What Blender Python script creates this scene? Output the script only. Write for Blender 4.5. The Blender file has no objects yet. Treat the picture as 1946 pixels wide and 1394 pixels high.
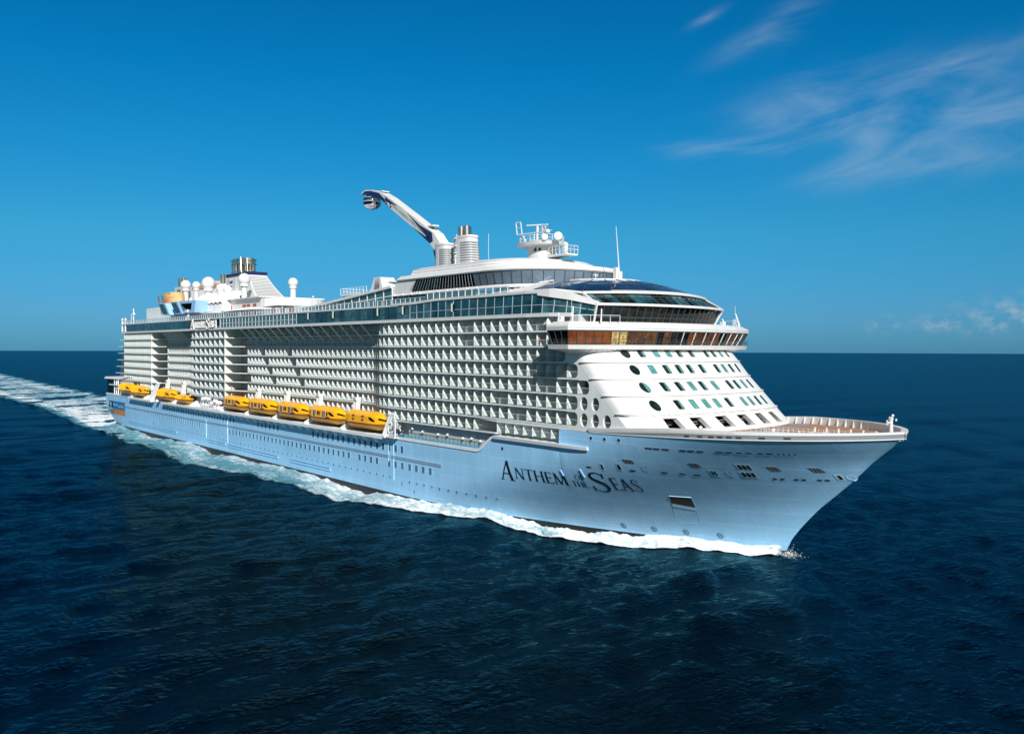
import bpy, bmesh, math, random
import numpy as np
from mathutils import Vector, Matrix
from mathutils.geometry import tessellate_polygon
R = math.radians
rnd = random.Random(7)
scene = bpy.context.scene
COL = scene.collection

# ------------------------------------------------------------------ camera
cd = bpy.data.cameras.new('camera')
cam = bpy.data.objects.new('camera', cd)
COL.objects.link(cam)
cd.sensor_width = 36.0
cd.lens = 1673.682 / 1946 * 36.0
cd.clip_start = 1.0
cd.clip_end = 120000
CAMP = Vector((410.65, -124.19, 34.272))
yaw, pitch, roll = R(141.18895), R(-1.18479), R(0.18)
fv = Vector((math.cos(yaw) * math.cos(pitch), math.sin(yaw) * math.cos(pitch), math.sin(pitch)))
rv = fv.cross(Vector((0, 0, 1))).normalized()
uv = rv.cross(fv)
r2 = rv * math.cos(roll) + uv * math.sin(roll)
u2 = -rv * math.sin(roll) + uv * math.cos(roll)
cam.matrix_world = Matrix(((r2.x, u2.x, -fv.x, CAMP.x), (r2.y, u2.y, -fv.y, CAMP.y), (r2.z, u2.z, -fv.z, CAMP.z), (0, 0, 0, 1)))
scene.camera = cam

# ------------------------------------------------------------------ light
SUN = Vector((11.7, -5.5, 8.6)).normalized()
sun_el = math.asin(SUN.z)
sun_az = math.atan2(SUN.y, SUN.x)
sd = bpy.data.lights.new('sun', 'SUN')
sd.energy = 4.7
sd.angle = R(0.53)
sd.color = (1.0, 0.98, 0.945)
sun = bpy.data.objects.new('sun', sd)
COL.objects.link(sun)
sun.location = (300, -200, 300)
sun.rotation_euler = SUN.to_track_quat('Z', 'Y').to_euler()

def build_world():
    w = bpy.data.worlds.new('World')
    scene.world = w
    w.use_nodes = True
    nt = w.node_tree
    N, L = nt.nodes, nt.links
    N.clear()
    out = N.new('ShaderNodeOutputWorld')
    bg = N.new('ShaderNodeBackground')
    bg.inputs['Strength'].default_value = 0.074
    L.new(bg.outputs[0], out.inputs['Surface'])
    sky = N.new('ShaderNodeTexSky')
    sky.sky_type = 'NISHITA'
    sky.sun_disc = False
    sky.sun_elevation = sun_el
    sky.sun_rotation = math.pi / 2 - sun_az
    sky.altitude = 0
    sky.air_density = 0.85
    sky.dust_density = 0.15
    sky.ozone_density = 3.0
    def math_(op, a=None, b=None, c=None):
        n = N.new('ShaderNodeMath')
        n.operation = op
        for i, q in enumerate((a, b, c)):
            if q is None:
                continue
            if isinstance(q, (int, float)):
                n.inputs[i].default_value = q
            else:
                L.new(q, n.inputs[i])
        return n.outputs[0]
    tc = N.new('ShaderNodeTexCoord')
    sx = N.new('ShaderNodeSeparateXYZ')
    L.new(tc.outputs['Generated'], sx.inputs[0])
    az = math_('MULTIPLY', math_('ARCTAN2', sx.outputs[1], sx.outputs[0]), 180 / math.pi)
    el = math_('MULTIPLY', math_('ARCSINE', sx.outputs[2]), 180 / math.pi)
    tint = N.new('ShaderNodeValToRGB')                    # deep blue aloft, paler low down; dimmed higher up to darken the near water
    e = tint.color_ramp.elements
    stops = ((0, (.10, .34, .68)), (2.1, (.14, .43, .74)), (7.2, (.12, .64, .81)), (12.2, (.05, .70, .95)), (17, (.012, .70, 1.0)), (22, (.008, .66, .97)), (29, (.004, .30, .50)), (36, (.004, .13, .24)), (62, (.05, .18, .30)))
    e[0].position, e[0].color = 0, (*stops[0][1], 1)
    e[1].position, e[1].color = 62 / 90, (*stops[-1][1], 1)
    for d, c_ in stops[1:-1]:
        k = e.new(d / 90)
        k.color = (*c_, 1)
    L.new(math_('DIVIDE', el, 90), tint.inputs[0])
    hs = N.new('ShaderNodeMixRGB')
    hs.blend_type = 'MULTIPLY'
    hs.inputs['Fac'].default_value = 1
    L.new(sky.outputs[0], hs.inputs['Color1'])
    # unseen sunward half of the sky, set bright to fill shade on the ship
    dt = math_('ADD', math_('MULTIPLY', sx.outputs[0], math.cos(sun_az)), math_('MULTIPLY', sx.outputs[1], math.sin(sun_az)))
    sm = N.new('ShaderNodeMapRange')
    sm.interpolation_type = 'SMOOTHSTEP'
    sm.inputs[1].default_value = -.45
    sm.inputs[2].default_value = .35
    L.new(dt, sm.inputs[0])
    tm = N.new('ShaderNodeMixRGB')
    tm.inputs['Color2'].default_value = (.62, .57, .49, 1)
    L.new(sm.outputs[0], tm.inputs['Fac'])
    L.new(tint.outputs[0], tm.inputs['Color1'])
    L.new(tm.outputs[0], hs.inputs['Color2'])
    # wisps of cirrus: ellipses in azimuth / elevation broken up by streaky noise
    def ell(a0, e0, ra, re, tilt):
        da = math_('SUBTRACT', a0, az)          # to the right of a0 is positive
        de = math_('SUBTRACT', el, e0)
        c, s = math.cos(R(tilt)), math.sin(R(tilt))
        p = math_('ADD', math_('MULTIPLY', da, c / ra), math_('MULTIPLY', de, s / ra))
        q = math_('ADD', math_('MULTIPLY', da, -s / re), math_('MULTIPLY', de, c / re))
        d = math_('ADD', math_('MULTIPLY', p, p), math_('MULTIPLY', q, q))
        return math_('POWER', 2.718, math_('MULTIPLY', d, -1.0))
    m = None
    for a in ((121.5, 15.2, 4.2, 1.2, 10), (124.3, 14.2, 2.6, .7, 6), (117.0, 11.0, 5.5, 1.0, 5), (113.0, 12.8, 5.5, 1.9, 8), (114.5, 15.8, 5.0, 1.0, 10), (126.0, 18.6, 2.3, .55, 20),
              (124.0, 19.3, 1.6, .8, 30), (129.3, 12.3, 1.9, .6, -8), (126.0, 12.4, 2.2, .5, -5), (118, 13.4, 5.5, 1.6, 6), (128.8, 20.1, 1.0, .25, 24)):
        e = ell(*a)
        m = e if m is None else math_('ADD', m, e)
    cv = N.new('ShaderNodeCombineXYZ')
    c, s = math.cos(R(9)), math.sin(R(9))
    L.new(math_('ADD', math_('MULTIPLY', az, -c * .10), math_('MULTIPLY', el, s * .10)), cv.inputs[0])
    L.new(math_('ADD', math_('MULTIPLY', az, s * .42), math_('MULTIPLY', el, c * .42)), cv.inputs[1])
    no = N.new('ShaderNodeTexNoise')
    no.inputs['Scale'].default_value = 1.0
    no.inputs['Detail'].default_value = 7.0
    no.inputs['Roughness'].default_value = 0.55
    no.inputs['Distortion'].default_value = 0.9
    L.new(cv.outputs[0], no.inputs['Vector'])
    st = N.new('ShaderNodeMapRange')
    st.interpolation_type = 'SMOOTHSTEP'
    st.inputs[1].default_value = 0.30
    st.inputs[2].default_value = 0.80
    L.new(no.outputs[0], st.inputs[0])
    cirrus = math_('MULTIPLY', math_('MINIMUM', m, 1.0), math_('MULTIPLY', st.outputs[0], 0.55))
    # low cumulus near the horizon
    m2 = None
    for a in ((112.6, 1.9, 2.0, .8, 0), (110.8, 2.2, 1.0, .75, 0), (118.4, 1.5, .9, .45, 0), (115.5, 1.6, 1.2, .4, 0)):
        e = ell(*a)
        m2 = e if m2 is None else math_('ADD', m2, e)
    n2 = N.new('ShaderNodeTexNoise')
    n2.inputs['Scale'].default_value = 1.0
    n2.inputs['Detail'].default_value = 8.0
    n2.inputs['Roughness'].default_value = 0.6
    cv2 = N.new('ShaderNodeCombineXYZ')
    L.new(math_('MULTIPLY', az, .9), cv2.inputs[0])
    L.new(math_('MULTIPLY', el, 1.3), cv2.inputs[1])
    L.new(cv2.outputs[0], n2.inputs['Vector'])
    s2 = N.new('ShaderNodeMapRange')
    s2.interpolation_type = 'SMOOTHSTEP'
    s2.inputs[1].default_value = 0.40
    s2.inputs[2].default_value = 0.80
    L.new(n2.outputs[0], s2.inputs[0])
    cum = math_('MULTIPLY', math_('MINIMUM', m2, 1.0), math_('MULTIPLY', s2.outputs[0], 0.8))
    mx = N.new('ShaderNodeMixRGB')
    mx.inputs['Color2'].default_value = (3.4, 5.0, 6.6, 1)
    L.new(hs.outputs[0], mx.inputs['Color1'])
    L.new(cirrus, mx.inputs['Fac'])
    mx2 = N.new('ShaderNodeMixRGB')
    mx2.inputs['Color2'].default_value = (4.8, 5.4, 6.0, 1)
    L.new(mx.outputs[0], mx2.inputs['Color1'])
    L.new(cum, mx2.inputs['Fac'])
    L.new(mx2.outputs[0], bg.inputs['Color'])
build_world()
scene.view_settings.view_transform = 'Standard'
scene.view_settings.look = 'None'
scene.view_settings.exposure = 0.36
scene.view_settings.gamma = 1.0
scene.cycles.max_bounces = 8
scene.cycles.transparent_max_bounces = 16

# ------------------------------------------------------------------ materials
def new_mat(name):
    m = bpy.data.materials.new(name)
    m.use_nodes = True
    nt = m.node_tree
    return m, nt, nt.nodes, nt.links, nt.nodes['Principled BSDF']

def paint(name, col, rough=0.45, metal=0.0, var=0.06, scale=0.25, streak=0.0, bump=0.0, spec=0.5):
    """paint with faint uneven weathering; streak adds vertical run marks"""
    m, nt, N, L, b = new_mat(name)
    b.inputs['Roughness'].default_value = rough
    b.inputs['Metallic'].default_value = metal
    b.inputs['Specular IOR Level'].default_value = spec
    g = N.new('ShaderNodeNewGeometry')
    mp = N.new('ShaderNodeMapping')
    mp.inputs['Scale'].default_value = (1, 1, 0.12 if streak else 1)
    L.new(g.outputs['Position'], mp.inputs['Vector'])
    no = N.new('ShaderNodeTexNoise')
    no.inputs['Scale'].default_value = scale
    no.inputs['Detail'].default_value = 6
    no.inputs['Roughness'].default_value = 0.65
    L.new(mp.outputs[0], no.inputs['Vector'])
    mr = N.new('ShaderNodeMapRange')
    mr.inputs[1].default_value = 0.3
    mr.inputs[2].default_value = 0.7
    mr.inputs[3].default_value = 1 - var - streak
    mr.inputs[4].default_value = 1 + var
    L.new(no.outputs[0], mr.inputs[0])
    mx = N.new('ShaderNodeMixRGB')
    mx.blend_type = 'MULTIPLY'
    mx.inputs['Fac'].default_value = 1
    mx.inputs['Color1'].default_value = (*col, 1)
    L.new(mr.outputs[0], mx.inputs['Color2'])
    L.new(mx.outputs[0], b.inputs['Base Color'])
    if bump:
        bp = N.new('ShaderNodeBump')
        bp.inputs['Strength'].default_value = 1
        bp.inputs['Distance'].default_value = bump
        L.new(no.outputs[0], bp.inputs['Height'])
        L.new(bp.outputs[0], b.inputs['Normal'])
    return m

def hull_paint():
    m, nt, N, L, b = new_mat('hull_blue_paint')
    b.inputs['Roughness'].default_value = 0.38
    g = N.new('ShaderNodeNewGeometry')
    sx = N.new('ShaderNodeSeparateXYZ')
    L.new(g.outputs['Position'], sx.inputs[0])
    cx = N.new('ShaderNodeCombineXYZ')
    L.new(sx.outputs[0], cx.inputs[0])
    L.new(sx.outputs[2], cx.inputs[1])
    br = N.new('ShaderNodeTexBrick')                     # welded plates
    br.inputs['Scale'].default_value = 1.0
    br.inputs['Brick Width'].default_value = 11.0
    br.inputs['Row Height'].default_value = 2.7
    br.inputs['Mortar Size'].default_value = 0.08
    br.inputs['Mortar Smooth'].default_value = 0.6
    br.inputs['Color1'].default_value = (1.0, 1.0, 1.0, 1)
    br.inputs['Color2'].default_value = (0.92, 0.94, 0.955, 1)
    br.inputs['Mortar'].default_value = (1.22, 1.15, 1.10, 1)
    L.new(cx.outputs[0], br.inputs['Vector'])
    mp = N.new('ShaderNodeMapping')
    mp.inputs['Scale'].default_value = (.35, .35, .05)
    L.new(g.outputs['Position'], mp.inputs['Vector'])
    no = N.new('ShaderNodeTexNoise')
    no.inputs['Scale'].default_value = 1.0
    no.inputs['Detail'].default_value = 8
    no.inputs['Roughness'].default_value = .7
    L.new(mp.outputs[0], no.inputs['Vector'])
    mr = N.new('ShaderNodeMapRange')
    mr.inputs[1].default_value = .3
    mr.inputs[2].default_value = .7
    mr.inputs[3].default_value = .88
    mr.inputs[4].default_value = 1.05
    L.new(no.outputs[0], mr.inputs[0])
    m1 = N.new('ShaderNodeMixRGB')
    m1.blend_type = 'MULTIPLY'
    m1.inputs['Fac'].default_value = 1
    m1.inputs['Color1'].default_value = (.31, .59, .84, 1)
    L.new(br.outputs[0], m1.inputs['Color2'])
    m2 = N.new('ShaderNodeMixRGB')
    m2.blend_type = 'MULTIPLY'
    m2.inputs['Fac'].default_value = 1
    L.new(m1.outputs[0], m2.inputs['Color1'])
    L.new(mr.outputs[0], m2.inputs['Color2'])
    L.new(m2.outputs[0], b.inputs['Base Color'])
    bn = N.new('ShaderNodeTexNoise')                     # plating between frames is slightly dished
    bn.inputs['Scale'].default_value = .33
    bn.inputs['Detail'].default_value = 2
    L.new(g.outputs['Position'], bn.inputs['Vector'])
    bp = N.new('ShaderNodeBump')
    bp.inputs['Strength'].default_value = 1
    bp.inputs['Distance'].default_value = .025
    L.new(bn.outputs[0], bp.inputs['Height'])
    L.new(bp.outputs[0], b.inputs['Normal'])
    return m

def dark_glass(name, col, rough=.04, var=.5, scale=.35, spec=.6):
    m, nt, N, L, b = new_mat(name)
    b.inputs['Roughness'].default_value = rough
    b.inputs['Specular IOR Level'].default_value = spec
    g = N.new('ShaderNodeNewGeometry')
    no = N.new('ShaderNodeTexNoise')
    no.inputs['Scale'].default_value = scale
    no.inputs['Detail'].default_value = 5
    no.inputs['Roughness'].default_value = .7
    L.new(g.outputs['Position'], no.inputs['Vector'])
    cr = N.new('ShaderNodeValToRGB')
    cr.color_ramp.elements[0].position = .38
    cr.color_ramp.elements[0].color = tuple(c * (1 - var) for c in col) + (1,)
    cr.color_ramp.elements[1].position = .72
    cr.color_ramp.elements[1].color = tuple(c * (1 + 1.6 * var) for c in col) + (1,)
    L.new(no.outputs[0], cr.inputs[0])
    L.new(cr.outputs[0], b.inputs['Base Color'])
    return m

def clear_glass(name, tint, opac=.25, refl=.1):
    m, nt, N, L, b = new_mat(name)
    out = N['Material Output']
    b.inputs['Base Color'].default_value = (*tint, 1)
    b.inputs['Roughness'].default_value = .06
    tr = N.new('ShaderNodeBsdfTransparent')
    tr.inputs[0].default_value = tuple(.55 + .45 * t for t in tint) + (1,)
    mx = N.new('ShaderNodeMixShader')
    mx.inputs[0].default_value = opac
    L.new(tr.outputs[0], mx.inputs[1])
    L.new(b.outputs[0], mx.inputs[2])
    L.new(mx.outputs[0], out.inputs['Surface'])
    return m

M = dict(
    hull=hull_paint(),
    boot=paint('boot_top_black', (.012, .014, .016), .5),
    white=paint('white_ship_paint', (.64, .64, .625), .42, streak=.05, var=.03, scale=.5),
    balc=paint('balcony_off_white', (.70, .71, .69), .5, streak=.05, var=.05, scale=.6),
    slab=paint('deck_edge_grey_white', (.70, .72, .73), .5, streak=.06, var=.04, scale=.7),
    floor=paint('balcony_floor', (.11, .10, .09), .8),
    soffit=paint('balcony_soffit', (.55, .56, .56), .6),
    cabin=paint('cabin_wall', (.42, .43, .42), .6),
    cream=paint('cream_wall', (.72, .71, .64), .55, streak=.06, var=.05, scale=.5),
    grey=paint('light_grey_paint', (.48, .51, .55), .5, streak=.05, var=.05, scale=.5),
    band=paint('bulwark_grey', (.19, .20, .21), .55, var=.05),
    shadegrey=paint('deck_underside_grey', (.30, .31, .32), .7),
    interior=paint('dark_interior', (.035, .032, .03), .8),
    brownwall=paint('brown_interior', (.13, .07, .045), .7),
    door=dark_glass('cabin_door_glass', (.03, .04, .045), .08),
    rail=paint('rail_white', (.72, .73, .73), .45),
    darkrail=paint('dark_rail', (.05, .055, .06), .45),
    teal=dark_glass('teal_glass', (.009, .05, .062), .035, .75, .22),
    teal2=dark_glass('teal_glass_light', (.035, .11, .125), .05, .6, .3),
    black=dark_glass('black_glass', (.005, .009, .010), .04, .6, .3, .3),
    greyglass=dark_glass('grey_blue_glass', (.13, .18, .23), .09, .2, .15),
    blueglass=dark_glass('blue_roof_glass', (.016, .048, .10), .07, .4, .25),
    smoke=dark_glass('smoked_glass', (.006, .013, .012), .04, .9, .6, .25),
    wood=dark_glass('amber_window', (.20, .055, .012), .10, .35, .9, .4),
    cream_win=dark_glass('cream_window', (.50, .36, .14), .12, .6, 2.2, .4),
    brown_win=dark_glass('brown_window', (.10, .045, .018), .08, .6, .9, .4),
    window=dark_glass('window_dark', (.010, .020, .022), .05, .6, .8),
    window_green=dark_glass('window_green', (.085, .25, .235), .10, .25, .8),
    railglass=clear_glass('balustrade_glass', (.62, .80, .76), .09),
    screenglass=clear_glass('deck_screen_glass', (.16, .33, .37), .45),
    bluepanel=paint('blue_screen_panel', (.12, .38, .55), .3),
    navy=paint('navy_paint', (.010, .018, .075), .35),
    letter=paint('lettering_black', (.008, .010, .016), .4),
    steel=paint('stainless_steel', (.74, .64, .52), .26, metal=1.0, var=.15),
    chrome=paint('chrome_glass', (.75, .78, .80), .05, metal=1.0, var=.02),
    yellow=paint('lifeboat_yellow', (.93, .43, .006), .33, var=.05, scale=.9, streak=.04),
    orange=paint('fender_orange_brown', (.22, .07, .012), .5),
    blackrub=paint('black_rubber', (.012, .010, .010), .6),
    deck=paint('teak_deck', (.36, .19, .11), .7, var=.15, scale=1.2),
    bluedeck=paint('blue_deck', (.16, .34, .48), .6),
    lightblue=paint('pale_blue_cladding', (.32, .53, .82), .45),
    tealdark=paint('shaded_teal_panel', (.03, .09, .11), .5),
    tan=paint('sandstone_tan', (.62, .38, .17), .8, var=.15, scale=.4),
    rust=paint('climbing_orange', (.75, .25, .05), .7, var=.2, scale=.6),
    reddoor=paint('red_brown_door', (.36, .085, .04), .5),
    fabric=paint('white_fabric', (.80, .80, .79), .8, var=.03),
    logo_blue=paint('logo_blue', (.01, .17, .40), .4),
    logo_pale=paint('logo_pale', (.45, .68, .85), .4),
    logo_orange=paint('logo_orange', (.66, .22, .02), .4),
    skin=paint('skin', (.50, .28, .18), .6), shirt=paint('shirt_white', (.7, .7, .7), .8),
    shirtdark=paint('shirt_black', (.02, .02, .025), .8), shirtred=paint('shirt_red', (.5, .06, .05), .8),
    trousers=paint('trousers_dark', (.03, .035, .05), .8), hair=paint('hair_brown', (.03, .018, .01), .7),
    blueseat=paint('blue_seat', (.05, .22, .42), .7),
)

# ------------------------------------------------------------------ mesh builder
class MB:
    def __init__(s):
        s.v, s.f, s.m, s.sm = [], [], [], []
    def face(s, pts, mi=0, sm=False):
        i = len(s.v)
        s.v += [tuple(p) for p in pts]
        s.f.append(tuple(range(i, i + len(pts))))
        s.m.append(mi)
        s.sm.append(sm)
    def idx(s, ids, mi=0, sm=True):
        s.f.append(tuple(ids))
        s.m.append(mi)
        s.sm.append(sm)
    def box(s, x0, x1, y0, y1, z0, z1, mi=0):
        s.hexa([(x0, y0, z0), (x1, y0, z0), (x1, y1, z0), (x0, y1, z0)], [(x0, y0, z1), (x1, y0, z1), (x1, y1, z1), (x0, y1, z1)], mi)
    def hexa(s, a, b, mi=0):
        i = len(s.v)
        n = len(a)
        s.v += [tuple(p) for p in a] + [tuple(p) for p in b]
        s.idx([i + k for k in reversed(range(n))], mi, False)
        s.idx([i + n + k for k in range(n)], mi, False)
        for k in range(n):
            j = (k + 1) % n
            s.idx([i + k, i + j, i + n + j, i + n + k], mi, False)
    def tube(s, p0, p1, r0, r1=None, n=8, mi=0, sm=True):
        r1 = r0 if r1 is None else r1
        p0, p1 = Vector(p0), Vector(p1)
        d = (p1 - p0).normalized()
        a = d.orthogonal().normalized()
        b = d.cross(a)
        i = len(s.v)
        for p, r in ((p0, r0), (p1, r1)):
            for k in range(n):
                t = 2 * math.pi * k / n
                s.v.append(tuple(p + (a * math.cos(t) + b * math.sin(t)) * r))
        for k in range(n):
            j = (k + 1) % n
            s.idx([i + k, i + j, i + n + j, i + n + k], mi, sm)
        s.idx([i + k for k in reversed(range(n))], mi, False)
        s.idx([i + n + k for k in range(n)], mi, False)
    def bar(s, p0, p1, w, h=None, up=(0, 0, 1), mi=0):
        h = w if h is None else h
        p0, p1 = Vector(p0), Vector(p1)
        d = (p1 - p0).normalized()
        u = Vector(up)
        if abs(d.dot(u)) > .98:
            u = Vector((1, 0, 0))
        a = d.cross(u).normalized() * w / 2
        b = a.cross(d).normalized() * h / 2
        q = [-a - b, a - b, a + b, -a + b]
        s.hexa([p0 + k for k in q], [p1 + k for k in q], mi)
    def path(s, pts, w, h=None, mi=0):
        for a, b in zip(pts, pts[1:]):
            if (Vector(b) - Vector(a)).length > 1e-4:
                s.bar(a, b, w, h, mi=mi)
    def lathe(s, prof, c=(0, 0, 0), n=24, mi=0, sm=True):
        i = len(s.v)
        for r, z in prof:
            for k in range(n):
                t = 2 * math.pi * k / n
                s.v.append((c[0] + r * math.cos(t), c[1] + r * math.sin(t), c[2] + z))
        for a in range(len(prof) - 1):
            for k in range(n):
                j = (k + 1) % n
                s.idx([i + a * n + k, i + a * n + j, i + a * n + n + j, i + a * n + n + k], mi, sm)
    def sphere(s, c, r, n=20, mi=0, sz=1.0):
        s.lathe([(max(1e-3, r * math.sin(math.pi * k / n)), -r * sz * math.cos(math.pi * k / n)) for k in range(n + 1)], c, n, mi)
    def grid(s, rows, mi=0, sm=True, close=False):
        i = len(s.v)
        n = len(rows[0])
        for r in rows:
            s.v += [tuple(p) for p in r]
        for a in range(len(rows) - 1):
            for k in range(n if close else n - 1):
                j = (k + 1) % n
                m_ = mi(a, k) if callable(mi) else mi
                if m_ is None:
                    continue
                s.idx([i + a * n + k, i + a * n + j, i + a * n + n + j, i + a * n + n + k], m_, sm)
    def poly(s, outer, holes, fn, depth, mi=0):
        """flat polygon with holes in (u, v); fn(u, v, w) gives 3-D; w runs 0..depth"""
        loops = [outer] + holes
        flat = [p for l in loops for p in l]
        tris = tessellate_polygon([[Vector((p[0], p[1], 0)) for p in l] for l in loops])
        for w in (0, depth):
            i = len(s.v)
            s.v += [tuple(fn(p[0], p[1], w)) for p in flat]
            for t in tris:
                s.idx([i + q for q in t], mi, False)
        for l in loops:
            for a, b in zip(l, l[1:] + l[:1]):
                s.face([fn(*a, 0), fn(*b, 0), fn(*b, depth), fn(*a, depth)], mi)
    def build(s, name, mats, parent=None, loc=None, label=None, cat=None, group=None, kind=None, sharp=35):
        me = bpy.data.meshes.new(name)
        me.from_pydata(s.v, [], s.f)
        if not isinstance(mats, (list, tuple)):
            mats = [mats]
        for m in mats:
            me.materials.append(m)
        me.polygons.foreach_set('material_index', s.m)
        me.polygons.foreach_set('use_smooth', s.sm)
        me.update()
        bm = bmesh.new()
        bm.from_mesh(me)
        bmesh.ops.recalc_face_normals(bm, faces=bm.faces)
        bm.to_mesh(me)
        bm.free()
        if any(s.sm):
            me.set_sharp_from_angle(angle=R(sharp))
        o = bpy.data.objects.new(name, me)
        COL.objects.link(o)
        place(o, parent, loc)
        tag(o, label, cat, group, kind)
        return o

def place(o, parent, loc=None):
    if parent is not None:
        o.parent = parent
        if parent.parent is None and parent.type == 'EMPTY' and loc is None:
            o.matrix_parent_inverse = Matrix.Translation(-parent.location)
    if loc is not None:
        o.location = loc

def tag(o, label=None, cat=None, group=None, kind=None):
    for k, q in (('label', label), ('category', cat), ('group', group), ('kind', kind)):
        if q:
            o[k] = q

def empty(name, loc, label, cat, group=None, rz=0):
    o = bpy.data.objects.new(name, None)
    COL.objects.link(o)
    o.location = loc
    o.rotation_euler = (0, 0, rz)
    o.empty_display_size = 1
    tag(o, label, cat, group)
    return o

def kids(o):
    return [c for c in bpy.data.objects if c.parent == o]

def copy_tree(o, parent=None):
    c = o.copy()
    COL.objects.link(c)
    if parent is not None:
        c.parent = parent
    for k in kids(o):
        copy_tree(k, c)
    return c

# ------------------------------------------------------------------ ship form
STEM = [(-3, 325.5), (0, 326.8), (2.1, 327.83), (3.66, 328.6), (5.26, 329.83), (7.09, 331.43), (9.32, 333.55), (11.87, 336.5), (14.68, 339.6), (17.3, 342.1), (21.38, 346.9), (22.9, 348.3)]
def stem(z):
    return float(np.interp(z, [a for a, b in STEM], [b for a, b in STEM]))
def hull_y(x, z):
    g = min(max((z - 1.6) / 18.8, 0), 1.1)
    x0 = 245 + 57 * g ** .9
    n = 1.7 + 1.2 * g ** 1.35
    m = 1 - .28 * min(g, 1) ** 1.35
    B = 20.6 + .3 * g
    xs = stem(z)
    if x >= xs:
        return 0.
    y = B
    if x > x0:
        t = (x - x0) / (xs - x0)
        y = B * max(0, 1 - t ** n) ** m
    if x < 45:
        k = (45 - x) / 47.
        y -= max(0, (8 - z) / 8) * 4.5 * k * k
    return y
def sheer(x):
    return 20.2 + max(0, x - 305) * .0275
XC = [(20.9, 312.1), (21.9, 311), (22.3, 310.5), (23.7, 309), (26.5, 306), (29.25, 303), (32.02, 300.5), (33.5, 299), (34.5, 298.1)]
def xc(z):
    return float(np.interp(z, [q[0] for q in XC], [q[1] for q in XC]))
def sgnp(c, p):
    return math.copysign(abs(c) ** p, c)
def shell_pt(th, z, off=0.0):
    """white front: th runs -90..90 degrees, starboard to port"""
    c, s = math.cos(th), math.sin(th)
    return Vector((xc(z) + (6.9 + off) * sgnp(c, 2 / 2.3), (20.6 + off) * sgnp(s, 2 / 2.3), z))
def shell_th(y):
    t = math.copysign(min(1, abs(y) / 20.6) ** (2.3 / 2), y)
    return math.asin(t)
def shell_at(y, z, off=0.0):
    return shell_pt(shell_th(y), z, off)
Z0, DH = 37.55, 2.765
FL = [Z0 - DH * k for k in range(8)]
def outline(x):
    """starboard edge of the balcony decks"""
    P = [(28.5, 20.6), (60.5, 20.6), (70, 16.9), (92, 16.9), (96, 17.4), (105, 20.1), (109, 20.6), (136.3, 20.6), (146, 16.9), (221, 16.9), (225, 17.3), (232, 20.0), (236.3, 20.6), (400, 20.6)]
    return float(np.interp(x, [a for a, b in P], [b for a, b in P]))
def core_y(x):
    P = [(28.5, 18.7), (60.4, 18.7), (60.5, 14.9), (96, 14.9), (104, 18.7), (136.2, 18.7), (136.3, 14.9), (221, 14.9), (232, 18.7), (400, 18.7)]
    return float(np.interp(x, [a for a, b in P], [b for a, b in P]))
def stern_x(z):
    return float(np.interp(z, [14, 21.9, 27.6, 38.7, 45.3], [6, 11.5, 14.1, 19.2, 21.7]))

ship = empty('cruise_ship', (174, 0, 0), 'huge cruise ship with pale blue hull, white upper decks and rows of balconies', 'cruise ship')

# ---- hull
def hull_top(x):
    if x < 271:
        return 14.06
    if x < 277:
        t = (x - 271) / 6
        return 14.06 + 3.1 * (3 * t * t - 2 * t ** 3)
    if x < 295.4:
        return 17.16
    return sheer(x)
def build_hull():
    mb = MB()
    xs = [-2] + list(np.linspace(0, 240, 49)) + list(np.linspace(243, 271, 15)) + list(np.linspace(271.5, 277, 12)) + list(np.linspace(279, 295.35, 12)) + [295.45] + list(np.linspace(296.5, 326, 32))
    low = [-3, -1, 0, .8, 1.599, 1.6]
    rows = []
    for x in xs:
        zt = hull_top(x)
        zz = low + [1.6 + (zt - 1.6) * k / 20 for k in range(1, 21)]
        rows.append([(min(x, stem(z) - .01), -hull_y(x, z), z) for z in zz])
    # bow: stations that follow the stem rake
    zt = hull_top
    for k in range(1, 25):
        t = k / 24
        t = 1 - (1 - t) ** 1.6
        r = []
        for j, (x0_, y0_, z0_) in enumerate(rows[len(xs) - 1]):
            xe = stem(z0_)
            if j >= 6:
                z = 1.6 + (sheer(326 + (348 - 326) * t) - 1.6) * (j - 5) / 20
            else:
                z = z0_
            xe = stem(z)
            x = 326 + (xe - 326) * t if xe > 326 else xe
            r.append((x, -hull_y(x, z) if t < 1 else 0.0, z))
        rows.append(r)
    f = lambda a, k: 1 if k < 4 else 0
    mb.grid(rows, f)
    mb.grid([[(p[0], -p[1], p[2]) for p in r] for r in rows], f)
    a = rows[0]
    mb.grid([a, [(p[0], -p[1], p[2]) for p in a]], 0)     # transom
    o = mb.build('hull', [M['hull'], M['boot']], ship, sharp=50)
    return o
hull = build_hull()

def hp(x, z, off=.05):
    """point just proud of the starboard plating"""
    y = hull_y(x, z)
    e = .3
    dx = (hull_y(x + e, z) - hull_y(x - e, z)) / (2 * e)
    dz = (hull_y(x, z + e) - hull_y(x, z - e)) / (2 * e)
    n = Vector((-dx, -1, -dz)).normalized()      # outward on starboard
    n = Vector((-dx, -1.0, -dz)).normalized()
    return Vector((x, -y, z)) + n * off

def hull_poly(mb, pts, mi=0, off=.05, thick=0.0, sub=5):
    """paste a quad (x, z corners) on the plating, subdivided so it follows the curve"""
    (a, b, c, d) = pts
    rows = []
    for i in range(sub + 1):
        t = i / sub
        p = (a[0] + (d[0] - a[0]) * t, a[1] + (d[1] - a[1]) * t)
        q = (b[0] + (c[0] - b[0]) * t, b[1] + (c[1] - b[1]) * t)
        n = max(1, int(sub / 2))
        rows.append([hp(p[0] + (q[0] - p[0]) * k / n, p[1] + (q[1] - p[1]) * k / n, off) for k in range(n + 1)])
    mb.grid(rows, mi, True)

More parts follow.
